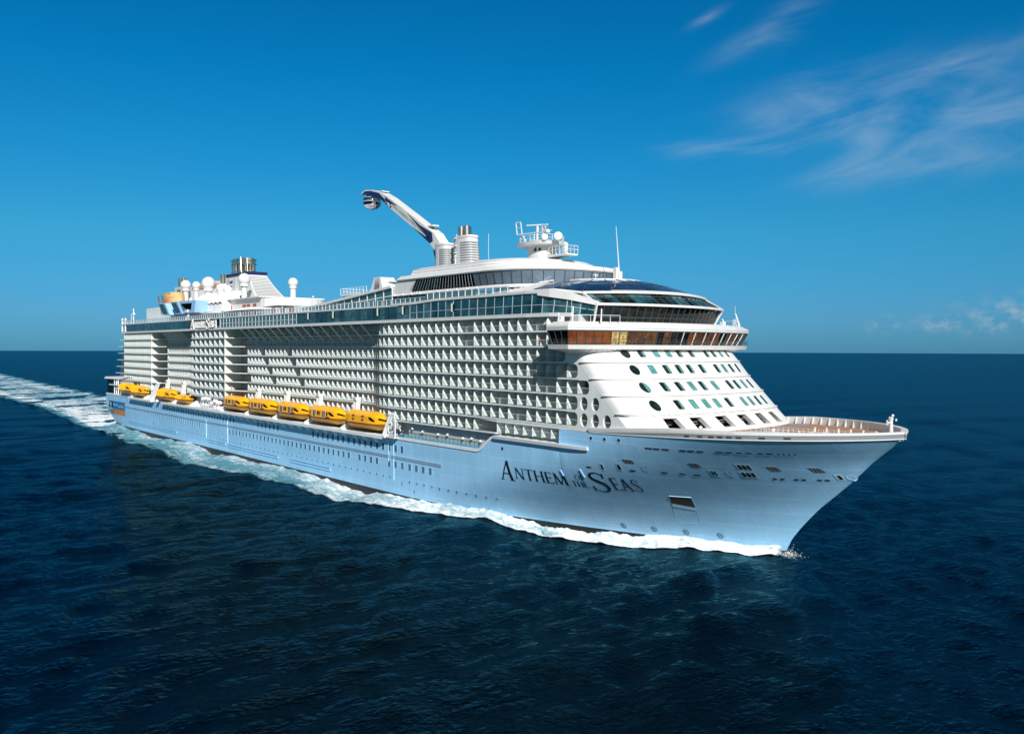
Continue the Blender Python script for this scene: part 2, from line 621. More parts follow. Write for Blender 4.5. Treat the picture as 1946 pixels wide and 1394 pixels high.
# ---- serif capitals as quads in (u, v), v 0..1
def glyph(ch, k=1.25):
    q = []
    def st(x0, y0, x1, y1, w):
        w *= k if w > .1 else k * 1.15
        q.append([(x0 - w / 2, y0), (x0 + w / 2, y0), (x1 + w / 2, y1), (x1 - w / 2, y1)])
    def hb(x0, x1, y, h=.058):
        q.append([(x0, y - h / 2), (x1, y - h / 2), (x1, y + h / 2), (x0, y + h / 2)])
    def sf(x, y, w):
        q.append([(x - w / 2, y), (x + w / 2, y), (x + w / 2 * .8, y + .035), (x - w / 2 * .8, y + .035)])
    if ch == 'A':
        st(.10, 0, .39, 1, .055); st(.68, 0, .39, 1, .125); hb(.19, .58, .34); sf(.10, 0, .24); sf(.68, 0, .30); w = .82
    elif ch == 'N':
        st(.14, 0, .14, 1, .055); st(.74, 0, .74, 1, .055); st(.74, 0, .14, 1, .13); sf(.14, 0, .24); sf(.10, .965, .22); sf(.74, .965, .24); w = .88
    elif ch == 'T':
        st(.36, 0, .36, 1, .12); hb(.02, .70, .975, .05); q.append([(.0, .80), (.03, .80), (.07, 1), (.02, 1)]); q.append([(.69, .80), (.72, .80), (.70, 1), (.65, 1)]); sf(.36, 0, .30); w = .72
    elif ch == 'H':
        st(.14, 0, .14, 1, .12); st(.70, 0, .70, 1, .12); hb(.14, .70, .52)
        for x in (.14, .70):
            sf(x, 0, .28); sf(x, .965, .28)
        w = .84
    elif ch in 'EF':
        st(.14, 0, .14, 1, .12); hb(.14, .54, .975, .05); hb(.14, .47, .52); q.append([(.50, .82), (.53, .82), (.56, 1), (.49, 1)]); q.append([(.44, .40), (.48, .40), (.48, .64), (.44, .64)]); sf(.14, .965, .26); sf(.16, 0, .30)
        if ch == 'E':
            hb(.14, .58, .025, .05); q.append([(.53, 0), (.60, 0), (.63, .2), (.60, .2)])
        w = .62
    elif ch == 'M':
        st(.12, 0, .16, 1, .055); st(.50, .02, .16, 1, .12); st(.50, .02, .84, 1, .055); st(.88, 0, .84, 1, .12); sf(.12, 0, .24); sf(.88, 0, .28); sf(.12, .965, .2); sf(.88, .965, .2); w = 1.02
    elif ch == 'O':
        n = 20
        for k in range(n):
            a0, a1 = 2 * math.pi * k / n, 2 * math.pi * (k + 1) / n
            q.append([(.41 + .39 * math.cos(a0), .5 + .51 * math.sin(a0)), (.41 + .39 * math.cos(a1), .5 + .51 * math.sin(a1)),
                      (.41 + .265 * math.cos(a1), .5 + .465 * math.sin(a1)), (.41 + .265 * math.cos(a0), .5 + .465 * math.sin(a0))])
        w = .84
    else:                                                  # S
        c = [(.53, .83), (.46, .94), (.32, .99), (.17, .93), (.11, .79), (.17, .65), (.31, .55), (.46, .43), (.53, .26), (.47, .08), (.32, .01), (.16, .05), (.07, .19)]
        wd = [.03, .04, .05, .08, .105, .12, .135, .135, .115, .08, .05, .04, .03]
        L_, R_ = [], []
        for i in range(len(c)):
            a, b = c[max(0, i - 1)], c[min(len(c) - 1, i + 1)]
            dx, dy = b[0] - a[0], b[1] - a[1]
            l = math.hypot(dx, dy)
            nx, ny = -dy / l * wd[i] / 2, dx / l * wd[i] / 2
            L_.append((c[i][0] + nx, c[i][1] + ny)); R_.append((c[i][0] - nx, c[i][1] - ny))
        for i in range(len(c) - 1):
            q.append([L_[i], R_[i], R_[i + 1], L_[i + 1]])
        q.append([(.50, .74), (.55, .74), (.56, .98), (.52, .98)]); q.append([(.05, .02), (.09, .02), (.10, .28), (.05, .28)])
        w = .62
    return q, w
def set_text(word, x, z, h, wscale=1.0, gap=.05):
    """list of quads in (u, v) metres and the pen position after the word"""
    out = []
    for ch in word:
        q, w = glyph(ch)
        out += [[(x + a * h * wscale, z + b * h) for a, b in k] for k in q]
        x += (w + gap) * h * wscale
    return out, x

def fit_word(word, x0, x1, z, h):
    q, xe = set_text(word, 0, 0, h)
    s = (x1 - x0) / (xe - .05 * h)
    return [[(x0 + a * s, z + b) for a, b in k] for k in q]

def ship_name():
    mb = MB()
    quads = fit_word('A', 278.55, 282.55, 9.42, 3.7) + fit_word('NTHEM', 282.7, 295.7, 9.98, 2.1)
    quads += fit_word('OF', 297.7, 299.75, 11.3, 1.0) + fit_word('THE', 296.5, 299.75, 9.95, 1.1)
    quads += fit_word('S', 300.3, 304.3, 9.45, 3.6) + fit_word('EAS', 304.7, 310.0, 10.08, 2.3)
    dz = lambda x: 0.0 if x < 283 else (x - 283) * .006
    for xa, xb in ((0, 296), (296, 300.2), (300.2, 400)):     # ANTHEM / OF THE / SEAS
        mb = MB()
        for k in quads:
            if xa < sum(p[0] for p in k) / 4 < xb:
                hull_poly(mb, [(x, z + dz(x)) for x, z in k], 0, .028, sub=8)
        mb.build('ship_name', M['letter'], hull)
ship_name()

# ---- hull windows, ports, marks
def framed(mb, x, z, w, h, fr=.14, double=False, slant=0):
    a = [(x - w / 2, z - h / 2), (x + w / 2, z - h / 2), (x + w / 2 - slant, z + h / 2), (x - w / 2 - slant, z + h / 2)]
    o = [(x - w / 2 - fr, z - h / 2 - fr), (x + w / 2 + fr, z - h / 2 - fr), (x + w / 2 + fr - slant, z + h / 2 + fr), (x - w / 2 - fr - slant, z + h / 2 + fr)]
    for i in range(4):                                     # raised rim
        j = (i + 1) % 4
        A, B, C_, D = hp(*o[i], .045), hp(*o[j], .045), hp(*a[j], .045), hp(*a[i], .045)
        mb.face([A, B, C_, D], 0)
        mb.face([hp(*a[i], .045), hp(*a[j], .045), hp(*a[j], .02), hp(*a[i], .02)], 0)
        mb.face([hp(*o[i], .045), hp(*o[j], .045), hp(*o[j], -.02), hp(*o[i], -.02)], 0)
    mb.face([hp(*p, .025) for p in a], 1)
    if double:
        t = w * .06
        mb.face([hp(*p, .04) for p in ((x - t, z - h / 2), (x + t, z - h / 2), (x + t, z + h / 2), (x - t, z + h / 2))], 0)

def disc(mb, x, z, r, mi, off, n=14):
    mb.face([hp(x + r * math.cos(2 * math.pi * k / n), z + r * math.sin(2 * math.pi * k / n), off) for k in range(n)], mi)
def ring(mb, x, z, r0, r1, mi, off, n=16):
    for k in range(n):
        a, b = 2 * math.pi * k / n, 2 * math.pi * (k + 1) / n
        mb.face([hp(x + r * math.cos(t), z + r * math.sin(t), off) for r, t in ((r0, a), (r1, a), (r1, b), (r0, b))], mi)

def hull_details():
    # two rows of paired windows: about 100 single parts where they show largest, the rest as one
    up = list(np.linspace(199.4, 243.25, 17)) + list(np.linspace(163.6, 177.5, 6)) + list(np.linspace(136.3, 144.9, 4))
    lo = list(np.linspace(141.6, 218.6, 30)) + list(np.linspace(223.95, 232.16, 4)) + [237.68, 240.4, 243.3] + list(np.linspace(246.3, 254.5, 4))
    for x in up:
        mb = MB(); framed(mb, x, 11.8, 1.0, 1.5, .07, True); mb.build('hull_window', [M['hull'], M['window']], hull)
    for x in lo:
        mb = MB(); framed(mb, x, 8.2, .95, 1.35, .07, True); mb.build('hull_window', [M['hull'], M['window']], hull)
    mb = MB()
    for x in list(np.linspace(49, 114.7, 30)):
        framed(mb, x, 8.5, .95, 1.4, .08, True)
    for x in list(np.linspace(56, 68.2, 6)) + list(np.linspace(71.5, 133.7, 26)):
        framed(mb, x, 11.9, .95, 1.5, .08, True)
    mb.build('hull_window', [M['hull'], M['greyglass']], hull, kind='stuff')
    # small round ports
    pts = [(246.2, 4.9), (249.2, 4.93), (252.0, 4.93), (255.05, 4.95), (257.9, 4.9), (261, 4.97), (263.8, 4.97), (266.8, 4.95), (269.6, 4.92), (272.5, 4.92), (275.4, 4.95)]
    pts += [(x, 5.15) for x in np.linspace(150, 238, 30)]
    for x, z in pts:
        mb = MB(); ring(mb, x, z, .22, .36, 0, .07); disc(mb, x, z, .24, 1, .03); mb.build('porthole', [M['hull'], M['window']], hull)
    mb = MB()
    for x in np.linspace(55, 147, 34):
        ring(mb, x, 5.2, .2, .33, 0, .07); disc(mb, x, 5.2, .22, 1, .03)
    mb.build('porthole', [M['hull'], M['window']], hull, kind='stuff')
    for x, z in ((303.5, 19.25), (306.65, 19.32), (309.77, 19.41)):
        mb = MB(); ring(mb, x, z, .3, .42, 0, .05); disc(mb, x, z, .32, 1, .03); mb.build('porthole', [M['logo_pale'], M['window']], hull)
    # mooring slits under the bulwark
    for a, b in ((314.8, 316.0), (316.2, 317.35), (317.8, 318.95), (320.7, 321.75), (321.95, 323.0), (323.4, 324.4), (326.1, 327.2), (327.4, 328.4), (328.9, 329.7), (330.1, 330.95), (331.6, 332.3), (332.65, 333.5), (334.0, 334.3), (334.6, 334.9), (335.2, 335.5), (335.85, 336.1)):
        mb = MB(); hull_poly(mb, [(a, 18.42 + (a - 315) * .016), (b, 18.42 + (b - 315) * .016), (b, 18.66 + (b - 315) * .016), (a, 18.66 + (a - 315) * .016)], 0, .04, sub=2)
        hull_poly(mb, [(a - .08, 18.66 + (a - 315) * .016), (b + .08, 18.66 + (b - 315) * .016), (b + .08, 18.74 + (b - 315) * .016), (a - .08, 18.74 + (a - 315) * .016)], 1, .045, sub=2)
        mb.build('mooring_slit', [M['interior'], M['logo_pale']], hull)
    for a, z in ((301.3, 14.1), (309.9, 14.3), (315.3, 14.4), (318.1, 14.4), (320.3, 14.4), (330.8, 14.5), (331.7, 14.5), (333.3, 14.5), (334.1, 14.5), (335.8, 14.5), (336.6, 14.5)):
        w = 1.0 if a < 325 else .5
        mb = MB(); hull_poly(mb, [(a, z - .13), (a + w, z - .13), (a + w, z + .13), (a, z + .13)], 0, .04, sub=2); mb.build('drain_slot', M['interior'], hull)
    # mooring doors: dark shell openings with bars
    for a, z0_, b, z1_ in ((309.4, 15.62, 311.5, 16.2), (320.7, 15.85, 322.4, 16.5), (331.2, 15.9, 332.7, 16.6), (335.9, 15.85, 337.4, 16.6)):
        mb = MB(); hull_poly(mb, [(a + .35, z0_), (b, z0_), (b - .3, z1_), (a, z1_)], 0, .04, sub=3)
        for k in range(1, 4):
            t = a + (b - a) * k / 4
            hull_poly(mb, [(t, z0_), (t + .07, z0_), (t, z1_), (t - .07, z1_)], 1, .055, sub=2)
        hull_poly(mb, [(a - .1, z1_), (b - .2, z1_), (b - .2, z1_ + .1), (a - .1, z1_ + .1)], 2, .045, sub=3)
        mb.build('mooring_opening', [M['interior'], M['grey'], M['logo_pale']], hull)
    # mooring ports in raised frames
    def port(xa, xb, z0_, z1_, n):
        mb = MB()
        hull_poly(mb, [(xa - .15, z0_ - .15), (xb + .15, z0_ - .15), (xb + .1, z1_ + .15), (xa - .2, z1_ + .15)], 0, .035, sub=3)
        w = (xb - xa) / n
        for k in range(n):
            a, b = xa + k * w + .1, xa + (k + 1) * w - .1
            hull_poly(mb, [(a, z0_ + .08), (b, z0_ + .08), (b - .04, z1_ - .08), (a - .04, z1_ - .08)], 1, .055, sub=2)
        mb.build('mooring_port', [M['logo_pale'], M['window']], hull)
    port(304.4, 305.0, 13.9, 14.95, 1); port(307.8, 308.5, 14.2, 15.25, 1)
    port(323.2, 324.1, 14.55, 15.45, 2); port(327.6, 329.3, 15.85, 16.8, 3); port(327.3, 329.1, 14.6, 15.5, 3); port(338.1, 338.65, 14.6, 15.45, 1)
    for x, z in ((312.95, 14.95), (325.85, 15.1), (339.4, 14.9)):
        mb = MB(); ring(mb, x, z, .36, .52, 0, .05); disc(mb, x, z, .38, 1, .03); mb.build('fairlead', [M['logo_pale'], M['hull']], hull)
    # bow anchor pocket
    mb = MB()
    A = [(311.6, 4.8), (315.6, 4.9), (317.0, 10.05), (313.6, 10.0)]
    lerp = lambda p, q, t: (p[0] + (q[0] - p[0]) * t, p[1] + (q[1] - p[1]) * t)
    # flat recess: shade above and lit sill below are put in as colour
    def inn(p, d):
        q = hp(*p, -d)
        return q
    u0, u1 = lerp(A[0], A[3], .70), lerp(A[1], A[2], .64)
    hull_poly(mb, [lerp(A[0], A[3], .72), lerp(A[1], A[2], .62), A[2], A[3]], 0, .045, sub=4)
    hull_poly(mb, [lerp(A[0], A[3], .60), lerp(A[1], A[2], .50), lerp(A[1], A[2], .62), lerp(A[0], A[3], .72)], 1, .05, sub=4)
    for p, q in ((A[0], A[1]), (A[1], A[2]), (A[3], A[0])):
        n = 8
        for k in range(n):
            mb.bar(hp(*lerp(p, q, k / n), .0), hp(*lerp(p, q, (k + 1) / n), .0), .05, .06, mi=2)
    mb.bar(hp(*A[3], .03), hp(*A[2], .03), .10, .10, mi=1)
    mb.build('anchor_pocket', [M['interior'], M['logo_pale'], M['hull']], hull)
    for x, z in ((301.4, 2.9), (306.9, 2.9), (312.4, 3.0), (317.9, 3.05)):
        mb = MB(); ring(mb, x, z, .40, .48, 0, .03)
        for t in (math.pi / 4, -math.pi / 4):
            c, s = math.cos(t) * .4, math.sin(t) * .4
            mb.bar(hp(x - c, z - s, .03), hp(x + c, z + s, .03), .08, .02)
        mb.build('thruster_mark', M['letter'], hull)
    # long rubbing strakes, service pipes, upper stripe
    for xa, xb, z in ((30.6, 91, 3.6), (122, 138, 3.5), (140, 177.5, 3.3), (185, 208.8, 3.25)):
        mb = MB()
        for zz in (z, z + .75):
            mb.path([hp(x, zz, .1) for x in np.linspace(xa, xb, 16)], .14, .14)
        mb.bar(hp(xb, z, .1), hp(xb, z + .75, .1), .14)
        mb.build('rubbing_strake', M['hull'], hull)
    mb = MB()
    for x0_, x1_ in ((20, 238), (238.8, 258.8)):
        for z in (10.15, 9.75):
            mb.path([hp(x, z, .16) for x in np.linspace(x0_, x1_, 40)], .10, .07)
    mb.build('hull_belt', M['grey'], hull)
    for x, z0_, z1_ in ((121, 4.5, 10.5), (139.7, 4.45, 12.0), (237.4, 8.5, 14), (239.6, 4.5, 14)):
        mb = MB(); mb.path([hp(x, z, .07) for z in np.linspace(z0_, z1_, 7)], .11 if x > 200 else .17, .12); mb.build('drain_pipe', M['logo_pale'], hull)
    for x, z, h in ((295.3, 11.9, .95), (299.9, 12.1, 1.35)):       # fins over the lettering
        mb = MB()
        mb.hexa([hp(x - .14, z, -.05), hp(x + .14, z, -.05), hp(x + .14, z, .16), hp(x - .14, z, .16)], [hp(x - .44, z + h, -.05), hp(x - .16, z + h, -.05), hp(x - .16, z + h, .16), hp(x - .44, z + h, .16)])
        mb.build('sheer_bracket', M['lightblue'], hull)
    mb = MB(); ring(mb, 279.3, 15.3, .0, .33, 0, .05, 10); mb.build('hull_lamp', M['letter'], hull)
    for x, z in ((64.5, 5.3), (112, 5.6), (243, 3.9), (248, 2.6)):   # tug push arrow
        mb = MB(); mb.path([hp(x, z, .05), hp(x, z + .7, .05)], .14, .03); mb.build('draught_mark', M['letter'], hull)
hull_details()

def stern_logo():
    mb = MB()
    hull_poly(mb, [(1.0, 5.8), (7.2, 5.8), (8.6, 11.3), (2.9, 11.3)], 0, .05, sub=4)
    # crown and anchor emblem
    for zz, w in ((10.1, 2.6), (9.7, 2.2), (9.3, 1.8)):
        hull_poly(mb, [(5.2 - w / 2, zz), (5.2 + w / 2, zz), (5.3 + w / 2, zz + .28), (5.1 - w / 2, zz + .28)], 1, .09, sub=2)
    for dx in (-1.1, 0, 1.1):
        disc(mb, 5.2 + dx, 10.55, .3, 1, .09, 8)
    hull_poly(mb, [(4.7, 6.6), (5.2, 6.6), (5.5, 9.1), (5.0, 9.1)], 1, .09, sub=3)
    hull_poly(mb, [(3.9, 8.6), (6.4, 8.6), (6.4, 8.85), (3.9, 8.85)], 1, .09, sub=2)
    for s in (-1, 1):
        hull_poly(mb, [(4.9, 6.3), (4.9, 6.8), (4.9 + s * 1.5, 7.7), (4.9 + s * 1.7, 7.4)], 1, .09, sub=2)
    hull_poly(mb, [(8.0, 8.1), (26.3, 8.1), (26.6, 11.4), (8.6, 11.4)], 2, .05, sub=6)
    hull_poly(mb, [(7.3, 5.8), (25.6, 5.8), (26.3, 8.08), (8.0, 8.08)], 3, .05, sub=6)
    # two words of pale script, too small to read letter by letter
    def word(xa, xb, z, asc):
        n = len(asc)
        w = (xb - xa) / n
        for k, t in enumerate(asc):
            x = xa + k * w
            hull_poly(mb, [(x, z), (x + w * .3, z), (x + w * .35, z + (1.25 if t else .75)), (x + w * .05, z + (1.25 if t else .75))], 4, .09, sub=2)
            hull_poly(mb, [(x, z), (x + w * .8, z), (x + w * .8, z + .16), (x, z + .16)], 4, .09, sub=2)
            hull_poly(mb, [(x + w * .55, z), (x + w * .8, z), (x + w * .8, z + .7), (x + w * .55, z + .7)], 4, .09, sub=2)
    word(9.2, 16.2, 9.5, (1, 0, 0, 1))
    word(17.0, 25.6, 9.0, (0, 0, 1, 0, 0))
    mb.build('stern_logo_panel', [M['letter'], M['logo_pale'], M['logo_blue'], M['logo_orange'], M['logo_pale']], hull)
stern_logo()

# ---- bulwark, rim and foredeck
def deck_edge(x, off=0.0):
    return hull_y(min(x, stem(sheer(x)) - .001), sheer(x)) + off
def bow_line(z_off, off, n=60):
    """starboard deck-edge curve from x=303 round to the stem"""
    out = []
    for k in range(n + 1):
        t = 1 - (1 - k / n) ** 1.7
        x = 303 + (347.25 - 303) * t
        y = deck_edge(x) if k < n else 0
        nx = off * (x - 303) / 44
        out.append((x + nx, -(y + (off if k < n else 0)), sheer(x) + z_off(x)))
    return out
def build_bulwark():
    gh = lambda x: .66 * min(1, max(0.02, (x - 303) / 17))
    wt = lambda x: gh(x) + .80 - .45 * max(0, (x - 318) / 30)
    mir = lambda l: [(p[0], -p[1], p[2]) for p in l]
    mb = MB()
    a = bow_line(lambda x: 0.0, .02); b = bow_line(gh, .05)
    mb.grid([a, b], 0); mb.grid([mir(a), mir(b)], 0)
    mb.path(bow_line(lambda x: .03, .05), .12, .10, mi=1)
    for x in (322.5, 324.6, 326.3, 327.6, 328.9, 330.2, 333.2, 336.2):  # openings in the grey band
        y = deck_edge(x); y2 = deck_edge(x + .8)
        z = sheer(x) + .2
        mb.face([(x, -y - .09, z), (x + .8, -y2 - .09, z), (x + .8, -y2 - .11, z + .3), (x, -y - .11, z + .3)], 2)
    mb.build('bulwark', [M['band'], M['rail'], M['interior']], ship)
    mb = MB()
    a = bow_line(gh, .10); b = bow_line(lambda x: gh(x) + .12, .16); c = bow_line(wt, .16); d = bow_line(wt, -.55); e = bow_line(lambda x: wt(x) - 1.35, -.6)
    for f_ in (lambda l: l, mir):
        mb.grid([f_(a), f_(b), f_(c), f_(d), f_(e)], 0)
    mb.build('bulwark_rim', M['white'], ship, sharp=30)
    # foredeck
    mb = MB()
    dz = lambda x: wt(x) - 1.3
    l = bow_line(dz, -.5)
    for p, q in zip(l, l[1:]):
        mb.face([p, q, (q[0], -q[1], q[2]), (p[0], -p[1], p[2])], 0)
    mb.build('foredeck', [M['deck']], ship)
    mb = MB()                                              # blue walkway against the house
    for k in range(24):
        t0, t1 = -1.4 + 2.8 * k / 24, -1.4 + 2.8 * (k + 1) / 24
        P = [shell_pt(t0, 21.9, .2), shell_pt(t1, 21.9, .2), shell_pt(t1, 21.9, 5.0), shell_pt(t0, 21.9, 5.0)]
        P = [(p.x, max(-18, min(18, p.y)), sheer(p.x) + dz(p.x) + .02) for p in P]
        mb.face(P, 0)
    mb.build('walkway', M['bluedeck'], ship)
    # inner face of the bulwark with leaning white stiffeners
    for side in (1, -1):
        mb = MB()
        for x in np.arange(312.5, 346, 1.9):
            y = deck_edge(x) - .62
            if y < .9:
                continue
            z = sheer(x) + wt(x)
            mb.bar((x, side * (y - .28), z - 1.3), (x, side * (y + .02), z - .06), .17)
        mb.build('bulwark_stay', M['rail'], ship)
    mb = MB()
    for xa, xb, y0_, y1_ in ((324.5, 339.0, -9.5, -7.0), (326, 341, -4.0, -3.2)):
        P_ = [(x, y0_ + (y1_ - y0_) * (x - xa) / (xb - xa), sheer(x) + dz(x)) for x in np.arange(xa, xb, .85)]
        for p in P_:
            mb.bar(p, (p[0], p[1], p[2] + 1.15), .05)
        for h in (.4, .78, 1.15):
            mb.path([(p[0], p[1], p[2] + h) for p in P_], .045)
    mb.build('bow_rail', M['rail'], ship)
    # deck gear: breakwater, winch covers, inner rails
    mb = MB()
    for (x, y, r) in ((338, -8.5, .35), (340.5, -5.8, .32), (335, -11.0, .3)):
        z = sheer(x) + wt(x) - 1.3
        mb.tube((x - .9, y, z + r + .2), (x + .9, y, z + r + .2), r, n=12)
        for d in (-.9, 0, .9):
            mb.tube((x + d - .06, y, z + r + .2), (x + d + .06, y, z + r + .2), r + .2, n=12)
        mb.box(x - 1, x + 1, y - .3, y + .3, z, z + .25)
    for k in range(7):
        x = 330 + k * 2.1
        for y in (4, -3.5):
            z = sheer(x) + wt(x) - 1.3
            mb.tube((x, y, z), (x, y, z + .7), .16, n=8); mb.tube((x, y, z + .7), (x, y, z + .78), .25, n=8)
    mb.build('mooring_winch', M['rail'], ship)
    z = 21.9
    mast = MB()
    mast.tube((345, 0, z - .2), (345, 0, z + 2.3), .34, .24, 10)
    mast.bar((345, -1.05, z + 1.75), (345, .1, z + 1.75), .22); mast.box(344.9, 345.1, -1.2, -1.02, z + 1.4, z + 2.15)
    mast.box(344.8, 345.2, -.28, .28, z + 2.1, z + 2.6); mast.sphere((345.2, .1, z + 2.75), .22, 8)
    mast.tube((345.5, .3, z + 2.1), (345.7, .4, z + 2.1), .2, n=10)
    mast.build('bow_mast', M['white'], ship)
build_bulwark()

# ---- white front
ROWS_END = {0: 294.5, 1: 294.5, 2: 296.7, 3: 299.9, 4: 302.7, 5: 299.9, 6: 299.9, 7: 295.3}
OVALS = {5: [301.46, 304.25], 6: [301.48, 304.21, 307.02]}
def build_front():
    # curved shell with six big slanted openings low down
    ops = [(-15.6, -13.07, -15.78, -12.74), (-10.54, -7.96, -10.48, -7.54), (-4.68, -1.8, -4.28, -1.31), (1.12, 3.71, 1.6, 4.27), (6.59, 8.53, 6.9, 9.3), (11.48, 13.12, 11.87, 14.05)]
    mb = MB()
    levels = [34.35, 33.4, 32.7, 32.02, 31.1, 30.2, 29.25, 28.4, 27.4, 26.5, 25.6, 24.6, 23.7, 23.35]
    ths = [(-90 + 180 * k / 60) for k in range(61)]
    mb.grid([[shell_pt(R(t), z) for t in ths] for z in levels], 0)
    # band with openings, z 23.35 .. 20.8
    zt, zb_ = 23.0, 21.25
    cols = [(-20.6, -20.6)]
    for a, b, c, d in ops:
        cols += [(a, c), (b, d)]
    cols += [(20.6, 20.6)]
    def colpt(i, f, z):
        u, w = (zt - z) / (zt - zb_), 0
        (a0, c0), (a1, c1) = cols[i], cols[i + 1]
        y = (a0 + (c0 - a0) * u) * (1 - f) + (a1 + (c1 - a1) * u) * f
        return shell_at(max(-20.6, min(20.6, y)), z)
    for i in range(len(cols) - 1):
        n = 6
        for za, zc in ((23.35, zt), (zt, zb_), (zb_, 20.7)):
            if za == zt and i % 2 == 1:
                # reveal of the opening
                for f_ in (0, 1):
                    p, q = colpt(i, f_, zt), colpt(i, f_, zb_)
                    mb.face([p, q, q - Vector((1.2, 0, 0)), p - Vector((1.2, 0, 0))], 0)
                for z in (zt, zb_):
                    p, q = colpt(i, 0, z), colpt(i, 1, z)
                    mb.face([p, q, q - Vector((1.2, 0, 0)), p - Vector((1.2, 0, 0))], 0)
                continue
            zz = [za, (za + zc) / 2, zc]
            if za == 23.35:
                zz = [za, zc]
            mb.grid([[colpt(i, k / n, z) if za != 23.35 or z != za else shell_at(colpt(i, k / n, zt).y, za) for k in range(n + 1)] for z in zz], 0)
    front = mb.build('front_wall', [M['white']], ship, sharp=30)
    for i, (a, b, c, d) in enumerate(ops):                 # what is seen through each opening
        m2 = MB()
        y0_, y1_ = min(a, c) - .6, max(b, d) + .6
        x = min(shell_at(y0_, 23.4).x, shell_at(y1_, 23.4).x) - .12
        m2.box(x - 2.8, x - 2.6, y0_, y1_, 20.8, 23.3, 1 if i in (1, 4) else 0)
        m2.box(x - 2.6, x + .9, y0_ + .3, y1_ - .3, 20.9, 21.0, 2)
        m2.box(x - 2.6, x, y1_, y1_ + .1, 20.8, 23.3, 1)
        m2.box(x - 2.6, x, y0_ - .1, y0_, 20.8, 23.3, 0)
        for k in range(3):
            yy = y0_ + .7 + rnd.random() * (y1_ - y0_ - 1.4)
            m2.box(x - 1.5, x - 1.3, yy, yy + .12, 21, 22.1, 3)
        m2.bar((x, y0_ + .4, 22.2), (x, y1_ - .4, 22.2), .06, mi=3)
        m2.bar((x, y0_ + .4, 21.8), (x, y1_ - .4, 21.8), .05, mi=3)
        m2.build('mooring_bay', [M['interior'], M['brownwall'], M['interior'], M['grey']], front)
    # ledge at every deck
    mb = MB()
    for z in (32.02, 29.25, 26.5, 23.62):
        n = 60
        a0 = -90
        ring_ = [[shell_pt(R(a0 + 180 * k / n), z, o) + Vector((0, 0, dz)) for k in range(n + 1)] for o, dz in ((-.05, -.12), (.30, -.06), (.30, .08), (-.05, .08))]
        mb.grid(ring_, 0)
    mb.build('front_ledge', M['white'], front)
    # gutter lights under each ledge
    mb = MB()
    for y in (-16.5, -13.6, -9, -5.2, -1, 4.8, 9.8):
        p = shell_at(y, 23.45, .1); mb.box(p.x - .1, p.x + .2, p.y - .3, p.y + .3, 23.3, 23.55)
    mb.build('front_lamp', M['slab'], front)
    # windows
    green = {(0, 1), (0, 2), (0, 7), (1, 0), (1, 6), (2, 2), (2, 4), (2, 7), (3, 1), (3, 2), (3, 3), (3, 5), (3, 6)}
    for r, z in enumerate((33.62, 30.8, 27.92, 25.05)):
        for c, y in enumerate((-10.55, -7.25, -4.25, -1.4, 1.9, 6.4, 8.8, 11.4, 14.1)):
            mb = MB()
            w, h = (.68, .74)
            def q(dy, dz, o):
                return shell_at(y + dy, z + dz, o)
            def rr(s, o):                                  # rounded corners
                out = []
                for cx, cy, a0 in ((w - .2, h - .2, 0), (-w + .2, h - .2, 90), (-w + .2, -h + .2, 180), (w - .2, -h + .2, 270)):
                    for k in range(4):
                        t = R(a0 + 30 * k)
                        out.append(q((cx + .2 * math.cos(t)) * s, (cy + .2 * math.sin(t)) * s, o))
                return out
            A, B, C_ = rr(1.18, .10), rr(1.0, .10), rr(1.0, .02)
            n = len(A)
            for k in range(n):
                j = (k + 1) % n
                mb.face([A[k], A[j], B[j], B[k]], 0)
                mb.face([B[k], B[j], C_[j], C_[k]], 0)
                mb.face([A[k], A[j], shell_at(A[j].y, A[j].z, 0), shell_at(A[k].y, A[k].z, 0)], 0)
            g = (r, c) in green
            mb.face(C_, 2 if g else 1)
            if not g:                                      # drawn blind on one side
                mb.face([q(.15, -h * .92, .03), q(w * .9, -h * .92, .03), q(w * .9, h * .92, .03), q(.3, h * .92, .03)], 2)
            mb.build('window', [M['white'], M['window'], M['window_green']], front)
    for y, z in ((-13.78, 33.57), (-14.12, 30.73), (-14.55, 27.85), (-15.22, 24.99)):
        mb = MB()
        n = 24
        def c_(r, o):
            return [shell_at(y + r * 1.0 * math.cos(2 * math.pi * k / n), z + r * math.sin(2 * math.pi * k / n), o) for k in range(n)]
        A, B, C_ = c_(1.0, .08), c_(.84, .08), c_(.84, .02)
        for k in range(n):
            j = (k + 1) % n
            mb.face([A[k], A[j], B[j], B[k]], 0); mb.face([B[k], B[j], C_[j], C_[k]], 0)
        mb.face(C_, 1)
        if z < 29 and z > 26:
            mb.face([shell_at(y + r_ * math.cos(t), z + r_ * math.sin(t), .03) for t in [R(-80 + 160 * k / 10) for k in range(11)] for r_ in (.8,)], 2)
        mb.build('round_window', [M['white'], M['window'], M['window_green']], front)
